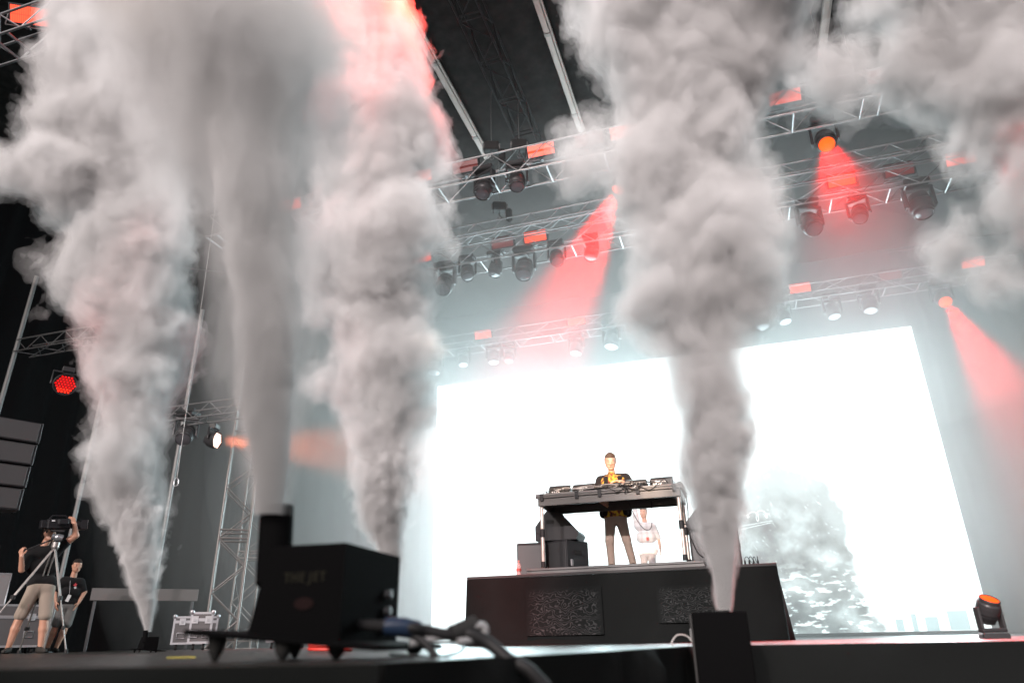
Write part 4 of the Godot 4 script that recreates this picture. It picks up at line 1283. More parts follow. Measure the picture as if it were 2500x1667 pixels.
func _ready():
	# ---- camera
	var cam = Camera3D.new()
	cam.name = "camera"
	add_child(cam)
	cam.position = Vector3(0, 0.04, 0)
	cam.basis = Basis.from_euler(Vector3(deg_to_rad(23.3), deg_to_rad(17.2), deg_to_rad(-1.1)))
	var lens = CameraAttributesPhysical.new()
	lens.frustum_focal_length = 24.48
	lens.frustum_focus_distance = 9.0
	lens.frustum_far = 400.0
	lens.exposure_aperture = 1.2
	cam.attributes = lens
	cam.fov = 52.22
	cam.far = 400.0
	cam.current = true
	# ---- evening sky, exposure
	var we = WorldEnvironment.new()
	we.name = "world"
	var env = Environment.new()
	env.background_mode = Environment.BG_SKY
	env.sky = Sky.new()
	var sky = ProceduralSkyMaterial.new()
	sky.sky_top_color = lin(0.45, 0.46, 0.49)
	sky.sky_horizon_color = lin(0.5, 0.49, 0.48)
	sky.ground_bottom_color = lin(0.02, 0.02, 0.02)
	sky.ground_horizon_color = lin(0.05, 0.048, 0.045)
	env.sky.sky_material = sky
	env.background_energy_multiplier = 1.0
	env.tonemap_mode = Environment.TONE_MAPPER_LINEAR
	env.tonemap_exposure = 1.7
	env.volumetric_fog_enabled = true
	env.volumetric_fog_density = 0.0
	env.sdfgi_enabled = true
	env.ssao_enabled = true
	env.ssil_enabled = true
	we.environment = env
	add_child(we)
	# ---- the low front light that comes over the audience
	var sun = DirectionalLight3D.new()
	sun.name = "sun"
	sun.light_energy = 0.35
	sun.light_color = Color(1.0, 0.95, 0.9)
	sun.light_angular_distance = 20.0
	sun.shadow_enabled = true
	add_child(sun)
	sun.basis = Basis.looking_at(Vector3(0.22, -0.42, -1.0))

	noise_cloth = noise_tex(41, 0.12, 4, 0.75, 1.0)
	noise_scuff = noise_tex(42, 0.012, 5, 0.55, 1.0)
	noise_grain = noise_tex(43, 0.04, 4, 0.8, 1.0)
	# ---- the follow spot far out in front, on the performer
	var fs = thing("follow_spot", "follow spot lamp on its stand out in front of the stage", "stage light", Vector3(-2.2, 6.6, 25.0))
	part(fs, "housing", box(Vector3(0.4, 0.4, 0.9), 0.04), mat("lamp_housing", 0.03, 0.03, 0.032, 0.32))
	part(fs, "stand", bar(Vector3(0, -0.2, 0), Vector3(0, -8.05, 0), 0.05, 10), mat("bracket_steel", 0.1, 0.1, 0.105, 0.4, 0.7))
	var fp = Vector3(-2.2, 6.6, 24.5)
	beam(fs, fp, (Vector3(-1.65, 1.9, -10.3) - fp).normalized(), Color(1.0, 0.86, 0.74), 2000.0, 1.7, 0.12)

	# ---- front wash lamps on the truss over the stage edge, above the picture
	lighting_truss("truss out in front of the stage carrying the white front wash lamps", -10.5, 6.5, 9.3, 9.0, 0.5, 0.5, false)
	for i in 5:
		var wp = Vector3(-8.6 + 3.0 * i, 8.75, 9.0)
		var wl = moving_head("white front wash lamp on the truss out in front, %s from its left end" % ["first", "second", "third", "fourth", "fifth"][i], wp, 1.0, wp + Vector3(0.2, -4.2, -15.0), 3, "front wash lamps on the truss out in front")
		beam(wl[0], wl[1], wl[2], Color(1.0, 0.945, 0.94), 125.0, 29.0, 0.15)

	var dm = mat("drape_black", 0.011, 0.0105, 0.011, 0.95)
	grainy(dm, noise_cloth, 2.0, 0.4)
	var sm = mat("skirt_black", 0.010, 0.0112, 0.0112, 0.8)
	grainy(sm, noise_cloth, 3.0, 0.4)
	var mm = mat("machine_black", 0.003, 0.003, 0.0033, 0.8)
	grainy(mm, noise_grain, 6.0, 0.2)
	mm.metallic_specular = 0.12
	sm.metallic_specular = 0.15
	dm.metallic_specular = 0.1
	var fm = mat("floor_black", 0.035, 0.033, 0.031, 0.42)
	grainy(fm, noise_scuff, 0.6)
	fm.roughness_texture = noise_scuff

	# ---- setting
	var pit = mat("pit_ground", 0.05, 0.045, 0.04, 0.9)
	grainy(pit, noise_scuff, 0.3)
	var g = PlaneMesh.new()
	g.size = Vector2(300, 300)
	structure("ground", g, pit, at(0, -1.45, 0))
	var fl = Shape.new()
	fl.prism([Vector2(-17.6, -23.4), Vector2(10.6, -23.4), Vector2(10.6, -4.3), Vector2(-0.34, -4.3), Vector2(-0.52, -2.9), Vector2(-0.84, -1.6), Vector2(-1.8, -1.42), Vector2(-6.0, -1.25), Vector2(-17.6, -1.2)], 0.0, 0.14)
	structure("stage_floor", fl.mesh(), fm, Transform3D(Basis(Vector3.RIGHT, PI / 2), Vector3.ZERO))
	var fq = field_noise(9, 1.0, 3, false)
	var edge_pts = [Vector3(10.6, 0, -4.3), Vector3(-0.32, 0, -4.28), Vector3(-0.5, 0, -2.89), Vector3(-0.82, 0, -1.585), Vector3(-1.8, 0, -1.4), Vector3(-6.0, 0, -1.23), Vector3(-17.6, 0, -1.18)]
	for i in edge_pts.size() - 1:
		var a: Vector3 = edge_pts[i]
		var b: Vector3 = edge_pts[i + 1]
		var nrm = (b - a).cross(Vector3.UP).normalized()
		if nrm.dot(Vector3(0.2, 0, 1)) < 0: nrm = -nrm
		var ln = a.distance_to(b)
		var wav = 1.0 if i in [1, 2] else 0.25
		var sk = Shape.new()
		sk.grid(maxi(12, int(ln * 16)), 18, func(u, v):
			var d = u * ln
			var y = -0.002 - 1.42 * (1.0 - v)
			var wv = wav * clampf(u * 8.0, 0, 1) * clampf((1.0 - u) * 8.0, 0, 1) * smoothstep(1.0, 0.93, v)
			var off = wv * (0.05 * sin(d * 7.0 + 3.0 * fq.get_noise_2d(d, y) + i) + 0.06 * fq.get_noise_2d(d * 1.6, y * 2.4 + i * 9.0))
			return a.lerp(b, u) + Vector3(0, y, 0) + nrm * (0.012 + maxf(-0.01, off)))
		structure("stage_skirt", sk.mesh(), sm)
	var rf = Shape.new()
	var rq = field_noise(12, 0.35, 3, false)
	rf.grid(60, 30, func(u, v):
		var x = -17.6 + u * 28.2
		var z = -23.5 + v * 17.0
		var bay = fposmod(x + 5.0, 2.6) / 2.6
		return Vector3(x, 12.12 - 0.10 * sin(PI * bay) + 0.05 * rq.get_noise_2d(x, z), z))
	var rm = mat("roof_membrane", 0.028, 0.025, 0.024, 0.8)
	grainy(rm, noise_scuff, 0.4)
	var roof = structure("roof", rf.mesh(), rm)
	var rt = Shape.new()
	rt.box(Vector3(-3.5, 12.32, -15.0), Vector3(28.2, 0.1, 17.0), 0.0)
	part(roof, "roof_top", rt.mesh(), rm)
	for s in [[-17.62, -12.4, 0.08, 22.4, 90.0], [10.62, -13.9, 0.08, 19.4, 90.0]]:
		structure("side_wall", box(Vector3(s[2], 13.8, s[3]), 0.0), mat("wall_black", 0.01, 0.01, 0.01, 0.9), at(s[0], 5.47, s[1]))
	structure("back_wall", box(Vector3(28.2, 13.8, 0.08), 0.0), mat("wall_black", 0.01, 0.01, 0.01, 0.9), at(-3.5, 5.47, -23.6))

	# ---- roof rails and the black truss up there
	for r in [[-5.03, "pale roof rail between the black truss and the smoke"], [-2.42, "pale roof rail beyond the black truss, nearer the tall central smoke column"], [3.2, "pale roof rail above the red beam at the right"]]:
		var o = thing("roof_rail", r[1], "rail", Vector3(r[0], 11.92, -10.4), 0, "rails of the stage roof")
		var q = Shape.new()
		q.box(Vector3.ZERO, Vector3(0.13, 0.1, 7.8), 0.01)
		q.box(Vector3(0.09, 0.02, 0), Vector3(0.05, 0.06, 7.8), 0.008)
		part(o, "profile", q.mesh(), mat("rail_pale", 0.3, 0.25, 0.23, 0.5, 0.3))
		for k in 3:
			part(o, "joint", box(Vector3(0.15, 0.12, 0.1), 0.006), mat("rail_joint", 0.2, 0.18, 0.17, 0.5, 0.4), at(0.0, -0.002, -3.0 + k * 2.6))
	var bt = thing("roof_truss", "black ladder truss running up the roof towards the front", "truss", Vector3(-3.62, 11.5, -11.6), 0)
	var ub = unit_bar()
	var tb = mat("truss_black", 0.02, 0.02, 0.021, 0.5)
	for sx in [-1, 1]:
		for sy in [-1, 1]:
			strut(bt, "chord", ub, tb, Vector3(0.24 * sx, 0.22 * sy, -2.6), Vector3(0.24 * sx, 0.22 * sy, 5.0), 0.024)
	for i in 13:
		var z = -2.6 + i * 0.6
		var s = 1 if i % 2 == 0 else -1
		strut(bt, "brace", ub, tb, Vector3(-0.24 * s, -0.22, z), Vector3(0.24 * s, -0.22, z + 0.6), 0.014)
		for sx in [-1, 1]:
			strut(bt, "brace", ub, tb, Vector3(0.24 * sx, -0.22 * s, z), Vector3(0.24 * sx, 0.22 * s, z + 0.6), 0.014)
		if i % 2 == 0:
			strut(bt, "cross_bar", ub, tb, Vector3(-0.24, -0.22, z), Vector3(0.24, -0.22, z), 0.018)
			strut(bt, "cross_bar", ub, tb, Vector3(-0.24, -0.22, z + 0.12), Vector3(0.24, -0.22, z + 0.12), 0.018)

	# ---- trusses
	lighting_truss("front lighting truss with strobes on top and two moving heads under it", -11.5, 8.0, 9.62, -12.1, 0.6, 0.6, false)
	lighting_truss("slim dense box truss between the front and the middle lighting trusses", -9.5, 7.5, 9.42, -14.0, 0.32, 0.36, true)
	lighting_truss("middle lighting truss crowded with round-headed lamps", -10.5, 8.5, 9.6, -15.5, 0.5, 0.6, false)
	lighting_truss("back lighting truss just above the white screen", -15.0, 9.5, 9.7, -21.1, 0.5, 0.6, false)
	lighting_truss("short truss in the dark top left corner under a red strobe", -13.0, -8.6, 9.5, -5.8, 0.5, 0.5, false)
	var n = 0
	var t3 = [[-9.35, true, "strobe panel glimpsed between the blurred and the second smoke columns"], [-5.9, true, "lit strobe on the front truss half veiled by the second smoke column"], [-4.76, false, "dark red unlit strobe at the front truss's near end of the gap"], [-2.98, true, "bright orange-red strobe on the front truss beside the black roof truss"], [-1.9, false, "dim strobe behind thin smoke on the front truss"], [-1.14, true, "lit strobe on the front truss dimmed by the central smoke"], [2.08, true, "lit strobe on the front truss seen pink through the upper right smoke"], [3.9, false, "dull brown strobe on the front truss under the upper right smoke"]]
	for s in t3: strobe(s[2], Vector3(s[0], 9.98, -12.1), s[1])
	for s in [[-5.0, false, "dark unlit strobe on the middle truss beside the bright one"], [-4.08, true, "bright orange strobe on the middle truss above the round lamps"], [3.49, true, "orange strobe on the middle truss inside the wide red beam"], [4.73, false, "dark red strobe on the middle truss at the red beam's edge"], [6.0, true, "strobe on the middle truss touching the smoke at the right edge"], [-7.4, true, "faint red strobe on the middle truss behind the second smoke column"]]:
		strobe(s[2], Vector3(s[0], 9.98, -15.5), s[1])
	for s in [[-14.23, false, "dull strobe on the back truss left of the second smoke column"], [-7.58, true, "pink-orange strobe on the back truss nearest the screen's upper left corner"], [-4.23, true, "pale orange strobe on the back truss left of the central smoke"], [2.88, true, "pale orange strobe on the back truss right of the central smoke"], [5.43, false, "dark red strobe on the back truss near the screen's upper right corner"], [7.62, true, "vivid orange strobe on the back truss at the right edge"]]:
		strobe(s[2], Vector3(s[0], 9.98, -21.1), s[1])
	strobe("red strobe panel alone in the dark top left corner", Vector3(-10.32, 10.0, -5.89), true, "red strobe panels on top of the trusses", 35.0, 30.0)

	# ---- moving heads
	n = 0
	var ord = ["first", "second", "third", "fourth", "fifth", "sixth", "seventh", "eighth", "ninth", "tenth", "eleventh", "twelfth"]
	for h in [[-4.32, 9.28, 1.1, -0.6], [-3.56, 9.28, 1.0, 0.4]]:
		moving_head(["big unlit moving head under the front truss, nearer the smoke", "unlit moving head under the front truss, below the bright strobe"][n], Vector3(h[0], h[1], -12.1), h[2], Vector3(h[0] + h[3], 5, -10.6))
		n += 1
	n = 0
	for h in [[-6.69, 9.0, 1.3], [-6.03, 9.25, 1.0], [-5.22, 9.22, 1.0], [-4.42, 9.05, 1.3], [-3.53, 9.22, 1.0], [-2.6, 9.22, 1.0], [1.85, 9.2, 1.0], [2.63, 8.95, 1.25], [3.7, 9.0, 1.0], [4.97, 8.95, 1.3]]:
		moving_head("unlit moving head on the middle truss, %s from its left end" % ord[n], Vector3(h[0], h[1], -15.5), h[2], Vector3(h[0] + 0.9 * sin(n * 2.1), 5, -14.2 + 0.8 * cos(n * 1.7)))
		n += 1
	n = 0
	for h in [[-9.4, 9.0, 1.3], [-8.34, 9.1, 1.0], [-7.2, 9.05, 1.1], [-4.29, 9.0, 1.2], [-3.08, 9.1, 1.4], [1.6, 9.05, 1.2], [2.26, 9.1, 1.1], [3.66, 9.05, 1.1], [4.7, 9.1, 1.2], [7.97, 9.1, 1.2]]:
		moving_head("unlit moving head on the back truss above the screen, %s from its left end" % ord[n], Vector3(h[0], h[1], -21.1), h[2], Vector3(h[0] + 0.7 * sin(n * 1.3), 4, -19.9))
		n += 1
	var red = Color(1.0, 0.07, 0.05)
	var lit = moving_head("moving head glowing orange above a wide red beam at the upper right", Vector3(2.82, 9.4, -13.0), 1.1, Vector3(2.0, 0, -7.0), 1)
	beam(lit[0], lit[1], lit[2], red, 1000.0, 16.0)
	lit = moving_head("moving head glowing yellow at the central smoke's left edge", Vector3(-1.45, 9.55, -13.3), 1.0, Vector3(-5.4, 0.0, -11.0), 1)
	beam(lit[0], lit[1], lit[2], red, 800.0, 16.0)
	lit = moving_head("moving head glowing orange on the back truss beside the screen's corner", Vector3(6.56, 8.9, -20.9), 1.2, Vector3(6.0, 0, -14.0), 1)
	beam(lit[0], lit[1], lit[2], red, 300.0, 11.0)
	lit = moving_head("faint red moving head over the screen's upper left corner", Vector3(-6.65, 9.0, -21.1), 1.0, Vector3(-6.4, 3, -18.5), 2)
	lit = moving_head("small moving head standing on the floor, its lens glowing red upwards", Vector3(1.6, 0.185, -6.0), 0.4, Vector3(2.2, 2.2, -4.9), 1, "moving head lights standing on the floor", true)
	beam(lit[0], lit[1], lit[2], red, 150.0, 9.0, 0.04)
	lit = moving_head("hidden moving head pouring red light on the top of the second smoke column", Vector3(-2.7, 8.9, -4.6), 1.0, Vector3(-3.4, 6.9, -5.3), 1)
	beam(lit[0], lit[1], lit[2], Color(1.0, 0.16, 0.05), 300.0, 26.0)

	# ---- left wing lamps
	var lw = led_wash("round red wash light with a field of small lenses at the far left", Vector3(-12.0, 4.75, -9.5), Vector3(-6.4, 3.2, -6.1), 0.2, 0)
	beam(lw[0], lw[1], lw[2], Color(1.0, 0.1, 0.06), 22.0, 9.0)
	lw = led_wash("round white-hot wash light throwing an orange beam at the left", Vector3(-9.72, 3.85, -11.2), Vector3(-4.5, 3.2, -12.2), 0.17, 1)
	beam(lw[0], lw[1], lw[2], Color(1.0, 0.5, 0.3), 400.0, 14.0)
	for h in [[Vector3(-10.9, 4.2, -11.6), "dark wash light hanging beside the first smoke column"], [Vector3(-13.4, 6.2, -11.0), "dark wash light high in the left wing"]]:
		moving_head(h[1], h[0], 1.0, h[0] + Vector3(1.0, -2, 1.6), 0, "lamps in the left wing")
	lighting_truss("short side truss carrying the orange-beamed wash light", -12.2, -9.3, 4.55, -11.4, 0.3, 0.4, true)
	lighting_truss("short side truss high at the far left with dark lamps", -15.5, -12.6, 6.6, -11.0, 0.3, 0.4, true)
	lattice_tower("pale lattice tower standing left of the screen in red haze", Vector3(-9.62, 0, -12.0), 11.8, 0.55, 38)
	lattice_tower("lattice tower standing farther back beside the pale one", Vector3(-11.4, 0, -15.0), 11.8, 0.55, 20)
	chain_hoist("chain hoist over the front truss beside the black roof truss", Vector3(-4.15, 10.15, -12.1), 12.0)
	chain_hoist("chain hoist over the front truss at the black roof truss's foot", Vector3(-3.55, 10.2, -12.3), 12.0)
	chain_hoist("chain hoist above the slim box truss", Vector3(-4.6, 9.85, -14.0), 12.0)
	for w in [[Vector3(2.9, 9.9, -12.0), "thin steel wire dropping from the roof at the upper right"], [Vector3(3.5, 9.9, -12.4), "second thin steel wire at the upper right, nearer the smoke"]]:
		var o = thing("rigging_wire", w[1], "wire", w[0])
		part(o, "wire", bar(Vector3.ZERO, Vector3(0, 12.0 - w[0].y, 0), 0.008, 5), mat("chain_steel", 0.25, 0.25, 0.25, 0.5, 0.8))
		part(o, "shackle", tube(smooth([Vector3(-0.03, 0, 0), Vector3(-0.04, -0.06, 0), Vector3(0, -0.1, 0), Vector3(0.04, -0.06, 0), Vector3(0.03, 0, 0)], 4), 0.008, 5), mat("bracket_steel"))
	var hk = thing("hanging_hook", "loose wire ending in an open hook beside the first smoke column", "hook", Vector3(-9.6, 2.78, -10.2))
	part(hk, "wire", bar(Vector3(0, 0.12, 0), Vector3(-0.25, 6.5, 0), 0.007, 5), mat("chain_steel"))
	part(hk, "hook", tube(smooth([Vector3(0, 0.12, 0), Vector3(-0.05, 0.05, 0), Vector3(-0.03, -0.04, 0), Vector3(0.04, -0.03, 0), Vector3(0.05, 0.05, 0), Vector3(0.02, 0.09, 0)], 4), 0.009, 6), mat("latch_steel", 0.5, 0.5, 0.52, 0.35, 0.8))

	# ---- drapes, poles and boards of the wings
	drape("black pleated drape closing the far left wing", Vector3(-16.9, 0, -13.5), 90, 11.0, 11.6, 51)
	drape("black drape hung behind the left wing's lattice towers", Vector3(-13.6, 0, -18.0), 35, 8.5, 11.6, 52)
	drape("black drape across the back, left of the screen", Vector3(-11.9, 0, -22.9), 0, 4.6, 11.6, 53)
	drape("black drape across the back, right of the screen", Vector3(8.2, 0, -22.9), 0, 4.4, 11.6, 54)
	drape("black pleated drape closing the right wing", Vector3(9.9, 0, -14.0), -90, 17.0, 11.6, 55)
	for p in [[Vector3(-14.6, 0, -12.6), "grey upright pole behind the camera operator"], [Vector3(-13.1, 0, -13.8), "grey upright pole right of the stagehand"], [Vector3(-15.6, 0, -10.9), "grey upright pole at the far left edge"]]:
		var o = thing("scaffold_pole", p[1], "pole", p[0], 0, "upright poles in the left wing")
		part(o, "pole", bar(Vector3.ZERO, Vector3(0, 8.5, 0), 0.05, 10), mat("pole_grey", 0.2, 0.2, 0.2, 0.5, 0.4))
		part(o, "base_plate", box(Vector3(0.3, 0.02, 0.3), 0.003), mat("bracket_steel"), at(0, 0.01, 0))
	var bd = thing("crossboard", "pale grey board fixed level across the left wing behind the first smoke column", "board", Vector3(-13.1, 1.17, -13.6), 44)
	part(bd, "board", box(Vector3(2.2, 0.26, 0.04), 0.006), mat("board_grey", 0.12, 0.115, 0.115, 0.7))
	for s in [-1, 1]:
		part(bd, "post", box(Vector3(0.06, 1.3, 0.05), 0.004), mat("bracket_steel"), at(s * 1.0, -0.52, -0.046))
	var mesh_m = mat("array_grille", 0.05, 0.05, 0.052, 0.5, 0.3)
	for i in 4:
		var o = thing("line_array_speaker", ["lowest", "second lowest", "third lowest", "topmost"][i] + " box of the speaker array hanging at the left edge", "speaker", Vector3(-11.05 + 0.02 * i, 2.1 + 0.36 * i, -7.95), 54 + 10, "boxes of the hanging speaker array")
		var s = Shape.new()
		s.prism([Vector2(-0.42, 0), Vector2(0.42, 0), Vector2(0.42, 0.33), Vector2(-0.42, 0.33)], -0.45, 0.0)
		part(o, "cabinet", s.mesh(), mat("speaker_black", 0.022, 0.022, 0.024, 0.5))
		part(o, "grille", box(Vector3(0.8, 0.3, 0.012), 0.003), mesh_m, at(0, 0.165, 0.007))
		for sx in [-1, 1]:
			part(o, "side_plate", box(Vector3(0.02, 0.34, 0.3), 0.003), mat("bracket_steel"), at(sx * 0.432, 0.165, -0.16))
	flight_case("large flight case with bright edges behind the camera operator", Vector3(-13.0, 0, -10.3), 58, Vector3(1.1, 0.72, 0.8))
	var lid = thing("case_lid", "grey flight case lid propped upright at the left edge", "case lid", Vector3(-13.45, 0.82, -9.95), 55)
	part(lid, "panel", box(Vector3(0.9, 0.55, 0.05), 0.006), mat("lid_grey", 0.16, 0.155, 0.16, 0.6), at(0, 0.28, 0))
	part(lid, "edge_trim", tube([Vector3(-0.45, 0.56, 0.02), Vector3(0.45, 0.56, 0.02), Vector3(0.45, 0.0, 0.02)], 0.014, 6), mat("case_trim"))
	flight_case("small tall flight case with latches beside the lattice tower", Vector3(-9.05, 0, -10.75), 39, Vector3(0.36, 0.5, 0.4), 0.75)
	flight_case("low flight case half hidden behind the blurred machine's base plate", Vector3(-7.6, 0, -11.2), 35, Vector3(0.7, 0.3, 0.5), 0.8)
	flight_case("flight case farther back in the dim left wing", Vector3(-10.4, 0, -12.2), 40, Vector3(0.8, 0.5, 0.5), 0.8)

	# ---- the video wall
	var vw = thing("video_wall", "huge glaring white video wall with a grey cloaked figure at its lower right", "screen", Vector3(-1.91, 0.1, -22.0))
	var disp = Shape.new()
	disp.quad(Vector3(-7.77, 0, 0), Vector3(7.77, 0, 0), Vector3(7.77, 8.5, 0), Vector3(-7.77, 8.5, 0), Vector3.BACK)
	var em = StandardMaterial3D.new()
	em.resource_name = "screen_glow"
	em.albedo_color = Color(0.02, 0.02, 0.02)
	em.emission_enabled = true
	em.emission_texture = screen_picture()
	em.emission_operator = BaseMaterial3D.EMISSION_OP_MULTIPLY
	em.emission = Color(0.95, 1.0, 1.0)
	em.emission_energy_multiplier = 1.2
	part(vw, "display", disp.mesh(), em)
	part(vw, "cabinet", box(Vector3(15.56, 8.54, 0.18), 0.01), mat("gear_black", 0.018, 0.018, 0.02, 0.38), at(0, 4.25, -0.1))
	for q in [[15.5, 2.4, 0.0, 7.25], [8.9, 5.9, -3.3, 3.05], [2.0, 5.5, 6.7, 3.2]]:
		var al = AreaLight3D.new()
		al.name = "screen_light"
		al.area_size = Vector2(q[0], q[1])
		al.area_normalize_energy = false
		al.light_energy = 3.3
		al.light_color = Color(0.87, 0.98, 1.0)
		al.shadow_enabled = true
		vw.add_child(al, true)
		al.transform = Transform3D(Basis(Vector3.UP, PI), Vector3(q[2], q[3], 0.06))

	# ---- riser, table and what stands on them
	build_riser()
	build_table()
	var rear = thing("riser", "low dark platform behind the table on which the onlooker stands", "riser", Vector3(-1.9, 0, -16.2))
	part(rear, "deck", box(Vector3(2.0, 0.04, 1.4), 0.005), mat("deck_black", 0.03, 0.03, 0.031, 0.5), at(0, 0.93, 0))
	part(rear, "skirt", box(Vector3(1.96, 0.905, 1.36), 0.005), sm, at(0, 0.4555, 0))
	var tt = 0.95 + 0.98
	deck_player("black player at the table's far left end", Vector3(-2.32, tt, -9.78), 3, "players lined up on the table")
	deck_player("black player second from the table's left end", Vector3(-1.97, tt, -9.8), -2, "players lined up on the table")
	deck_player("black player just right of the performer's hand", Vector3(-1.25, tt, -9.8), 2, "players lined up on the table")
	deck_player("black player at the table's right end", Vector3(-0.88, tt, -9.76), -3, "players lined up on the table")
	var mx = thing("mixer", "black mixer in the middle of the table below the performer", "mixer", Vector3(-1.61, tt, -9.82))
	part(mx, "chassis", box(Vector3(0.32, 0.1, 0.38), 0.008), mat("gear_black"), at(0, 0.055, 0))
	for i in 8:
		part(mx, "knob", lathe([Vector2(0.012, 0), Vector2(0.01, 0.022), Vector2(0, 0.022)], 10), mat("jog_grey", 0.1, 0.1, 0.105, 0.4, 0.5), at(-0.12 + 0.08 * (i % 4), 0.105, -0.08 + 0.1 * (i / 4)))
	var rng = RandomNumberGenerator.new()
	rng.seed = 5
	for i in 16:
		var x0 = rng.randf_range(-2.5, -0.85)
		var x1 = clampf(x0 + rng.randf_range(-0.9, 0.9), -2.55, -0.8)
		var pts = [Vector3(x0, tt + 0.03, -9.62)]
		for k in range(1, 5):
			pts.append(Vector3(lerpf(x0, x1, k / 5.0) + rng.randf_range(-0.08, 0.08), tt + rng.randf_range(0.008, 0.07) - (0.09 if i % 4 == 0 and k in [2, 3] else 0.0), -9.52 + rng.randf_range(-0.03, 0.05)))
		if i % 4 == 0:
			for k in range(1, 5): pts[k].z = -9.435
		pts.append(Vector3(x1, tt + 0.03, -9.6))
		var o = thing("table_cable", ("pale cable lying in the tangle along the table's front edge" if i % 4 == 2 else "black cable lying in the tangle along the table's front edge"), "cable", Vector3.ZERO, 0, "cables tangled along the table's front")
		part(o, "cable", tube(smooth(pts, 6), 0.0055, 6), [mat("cable_black", 0.015, 0.015, 0.016, 0.5), mat("cable_black"), mat("cable_pale", 0.35, 0.33, 0.32, 0.5), mat("cable_black")][i % 4])
		o.set_meta("kind", "thing")
	var cb = thing("hanging_cable", "black cable hanging down the table's right leg to the riser", "cable", Vector3.ZERO)
	part(cb, "cable", tube(smooth([Vector3(-0.68, 1.94, -9.5), Vector3(-0.6, 1.9, -9.42), Vector3(-0.57, 1.6, -9.4), Vector3(-0.59, 1.3, -9.38), Vector3(-0.52, 1.05, -9.38), Vector3(-0.45, 0.96, -9.36)], 8), 0.008, 6), mat("cable_black"))
	cb = thing("hanging_cable", "thin dark cable looping below the table beside the performer", "cable", Vector3.ZERO)
	part(cb, "cable", tube(smooth([Vector3(-1.40, 1.8, -10.0), Vector3(-1.36, 1.66, -10.05), Vector3(-1.28, 1.5, -10.1), Vector3(-1.2, 1.44, -10.1), Vector3(-1.13, 1.5, -10.1), Vector3(-1.1, 1.83, -10.1)], 8), 0.005, 6), mat("cable_black"))
	speaker_box("tall dark cabinet at the riser's left end, beside the bottle", Vector3(-2.88, 0.84, -10.2), Vector3(0.42, 0.5, 0.5), 6, "cabinets beside the table")
	speaker_box("dark cabinet with a hinged side behind the table's left legs", Vector3(-2.42, 0.94, -10.25), Vector3(0.46, 0.42, 0.5), -26, "cabinets beside the table")
	speaker_box("dark cabinet right of the table, behind the smoke jet", Vector3(-0.3, 0.84, -9.9), Vector3(0.62, 0.5, 0.55), 0, "cabinets beside the table")
	wedge("wedge speaker tipped up on the cabinet left of the table", Vector3(-2.5, 1.365, -10.25), 0)
	wedge("wedge speaker on the cabinet right of the table, half behind the smoke jet", Vector3(-0.3, 1.345, -9.9), 180)
	bottle(Vector3(-2.83, 0.84, -9.25))
	for i in 4:
		var o = thing("cable_plug", "black cable plug standing up at the riser's right end", "plug", Vector3(0.04 + 0.05 * i, 0.838, -9.3), 30 * i, "plugs at the riser's right end")
		part(o, "plug", lathe([Vector2(0, 0), Vector2(0.01, 0), Vector2(0.012, 0.04), Vector2(0.006, 0.06), Vector2(0, 0.085)], 10), mat("cable_black"))
		part(o, "lead", tube(smooth([Vector3(0, 0.08, 0), Vector3(0.03, 0.1, 0), Vector3(0.07, 0.04, 0.0), Vector3(0.1, 0.006, 0.02)], 6), 0.004, 5), mat("cable_black"))
	build_dj()
	build_guest()
	build_camera_operator()
	build_stagehand()
	video_camera()
	tripod()

	# ---- jet machines
	var nearm = cryo_jet("big black jet machine close to the camera and out of focus", Vector3(-1.3, 0, -1.95), 33.7 - 30.0, 1.08, true)
	cryo_jet("small distant jet machine at the foot of the first smoke column", Vector3(-6.0, 0, -6.42), 60, 0.5, false)
	var jb = thing("cryo_jet_machine", "black boxed jet machine at the stage edge below the central smoke column", "smoke machine", Vector3(-0.15, 0, -4.06), 2, "cryo jet machines on the stage edge")
	var jm = Shape.new()
	jm.box(Vector3(0, -0.1, 0), Vector3(0.27, 0.52, 0.3), 0.006)
	part(jb, "cabinet", jm.mesh(), mm)
	part(jb, "side_board", box(Vector3(0.012, 0.5, 0.28), 0.003), mat("machine_edge", 0.03, 0.03, 0.03, 0.6), at(-0.142, -0.1, 0))
	part(jb, "nozzle", lathe([Vector2(0.03, -0.02), Vector2(0.036, -0.02), Vector2(0.036, 0.012), Vector2(0.028, 0.012), Vector2(0.026, -0.02)], 20), mat("rubber_black"), at(0.02, 0.16, -0.05))
	part(jb, "support", box(Vector3(0.34, 1.09, 0.28), 0.01), sm, at(0.0, -0.905, 0.0))
	for f in [-1, 1]:
		part(jb, "latch", box(Vector3(0.006, 0.05, 0.03), 0.001), mat("latch_steel"), at(-0.15, 0.06, 0.08 * f))
	var cw = thing("jet_cable", "red-tipped cable loop leaving the boxed jet machine", "cable", Vector3.ZERO)
	part(cw, "cable", tube(smooth([Vector3(-0.3, 0.01, -4.1), Vector3(-0.33, 0.05, -4.12), Vector3(-0.38, 0.055, -4.1), Vector3(-0.41, 0.02, -4.08), Vector3(-0.4, 0.006, -4.05)], 6), 0.004, 6), mat("cable_pale"))
	part(cw, "red_tip", tube([Vector3(-0.3, 0.01, -4.1), Vector3(-0.295, -0.08, -4.08)], 0.006, 6), mat("cable_red", 0.45, 0.03, 0.02, 0.5))

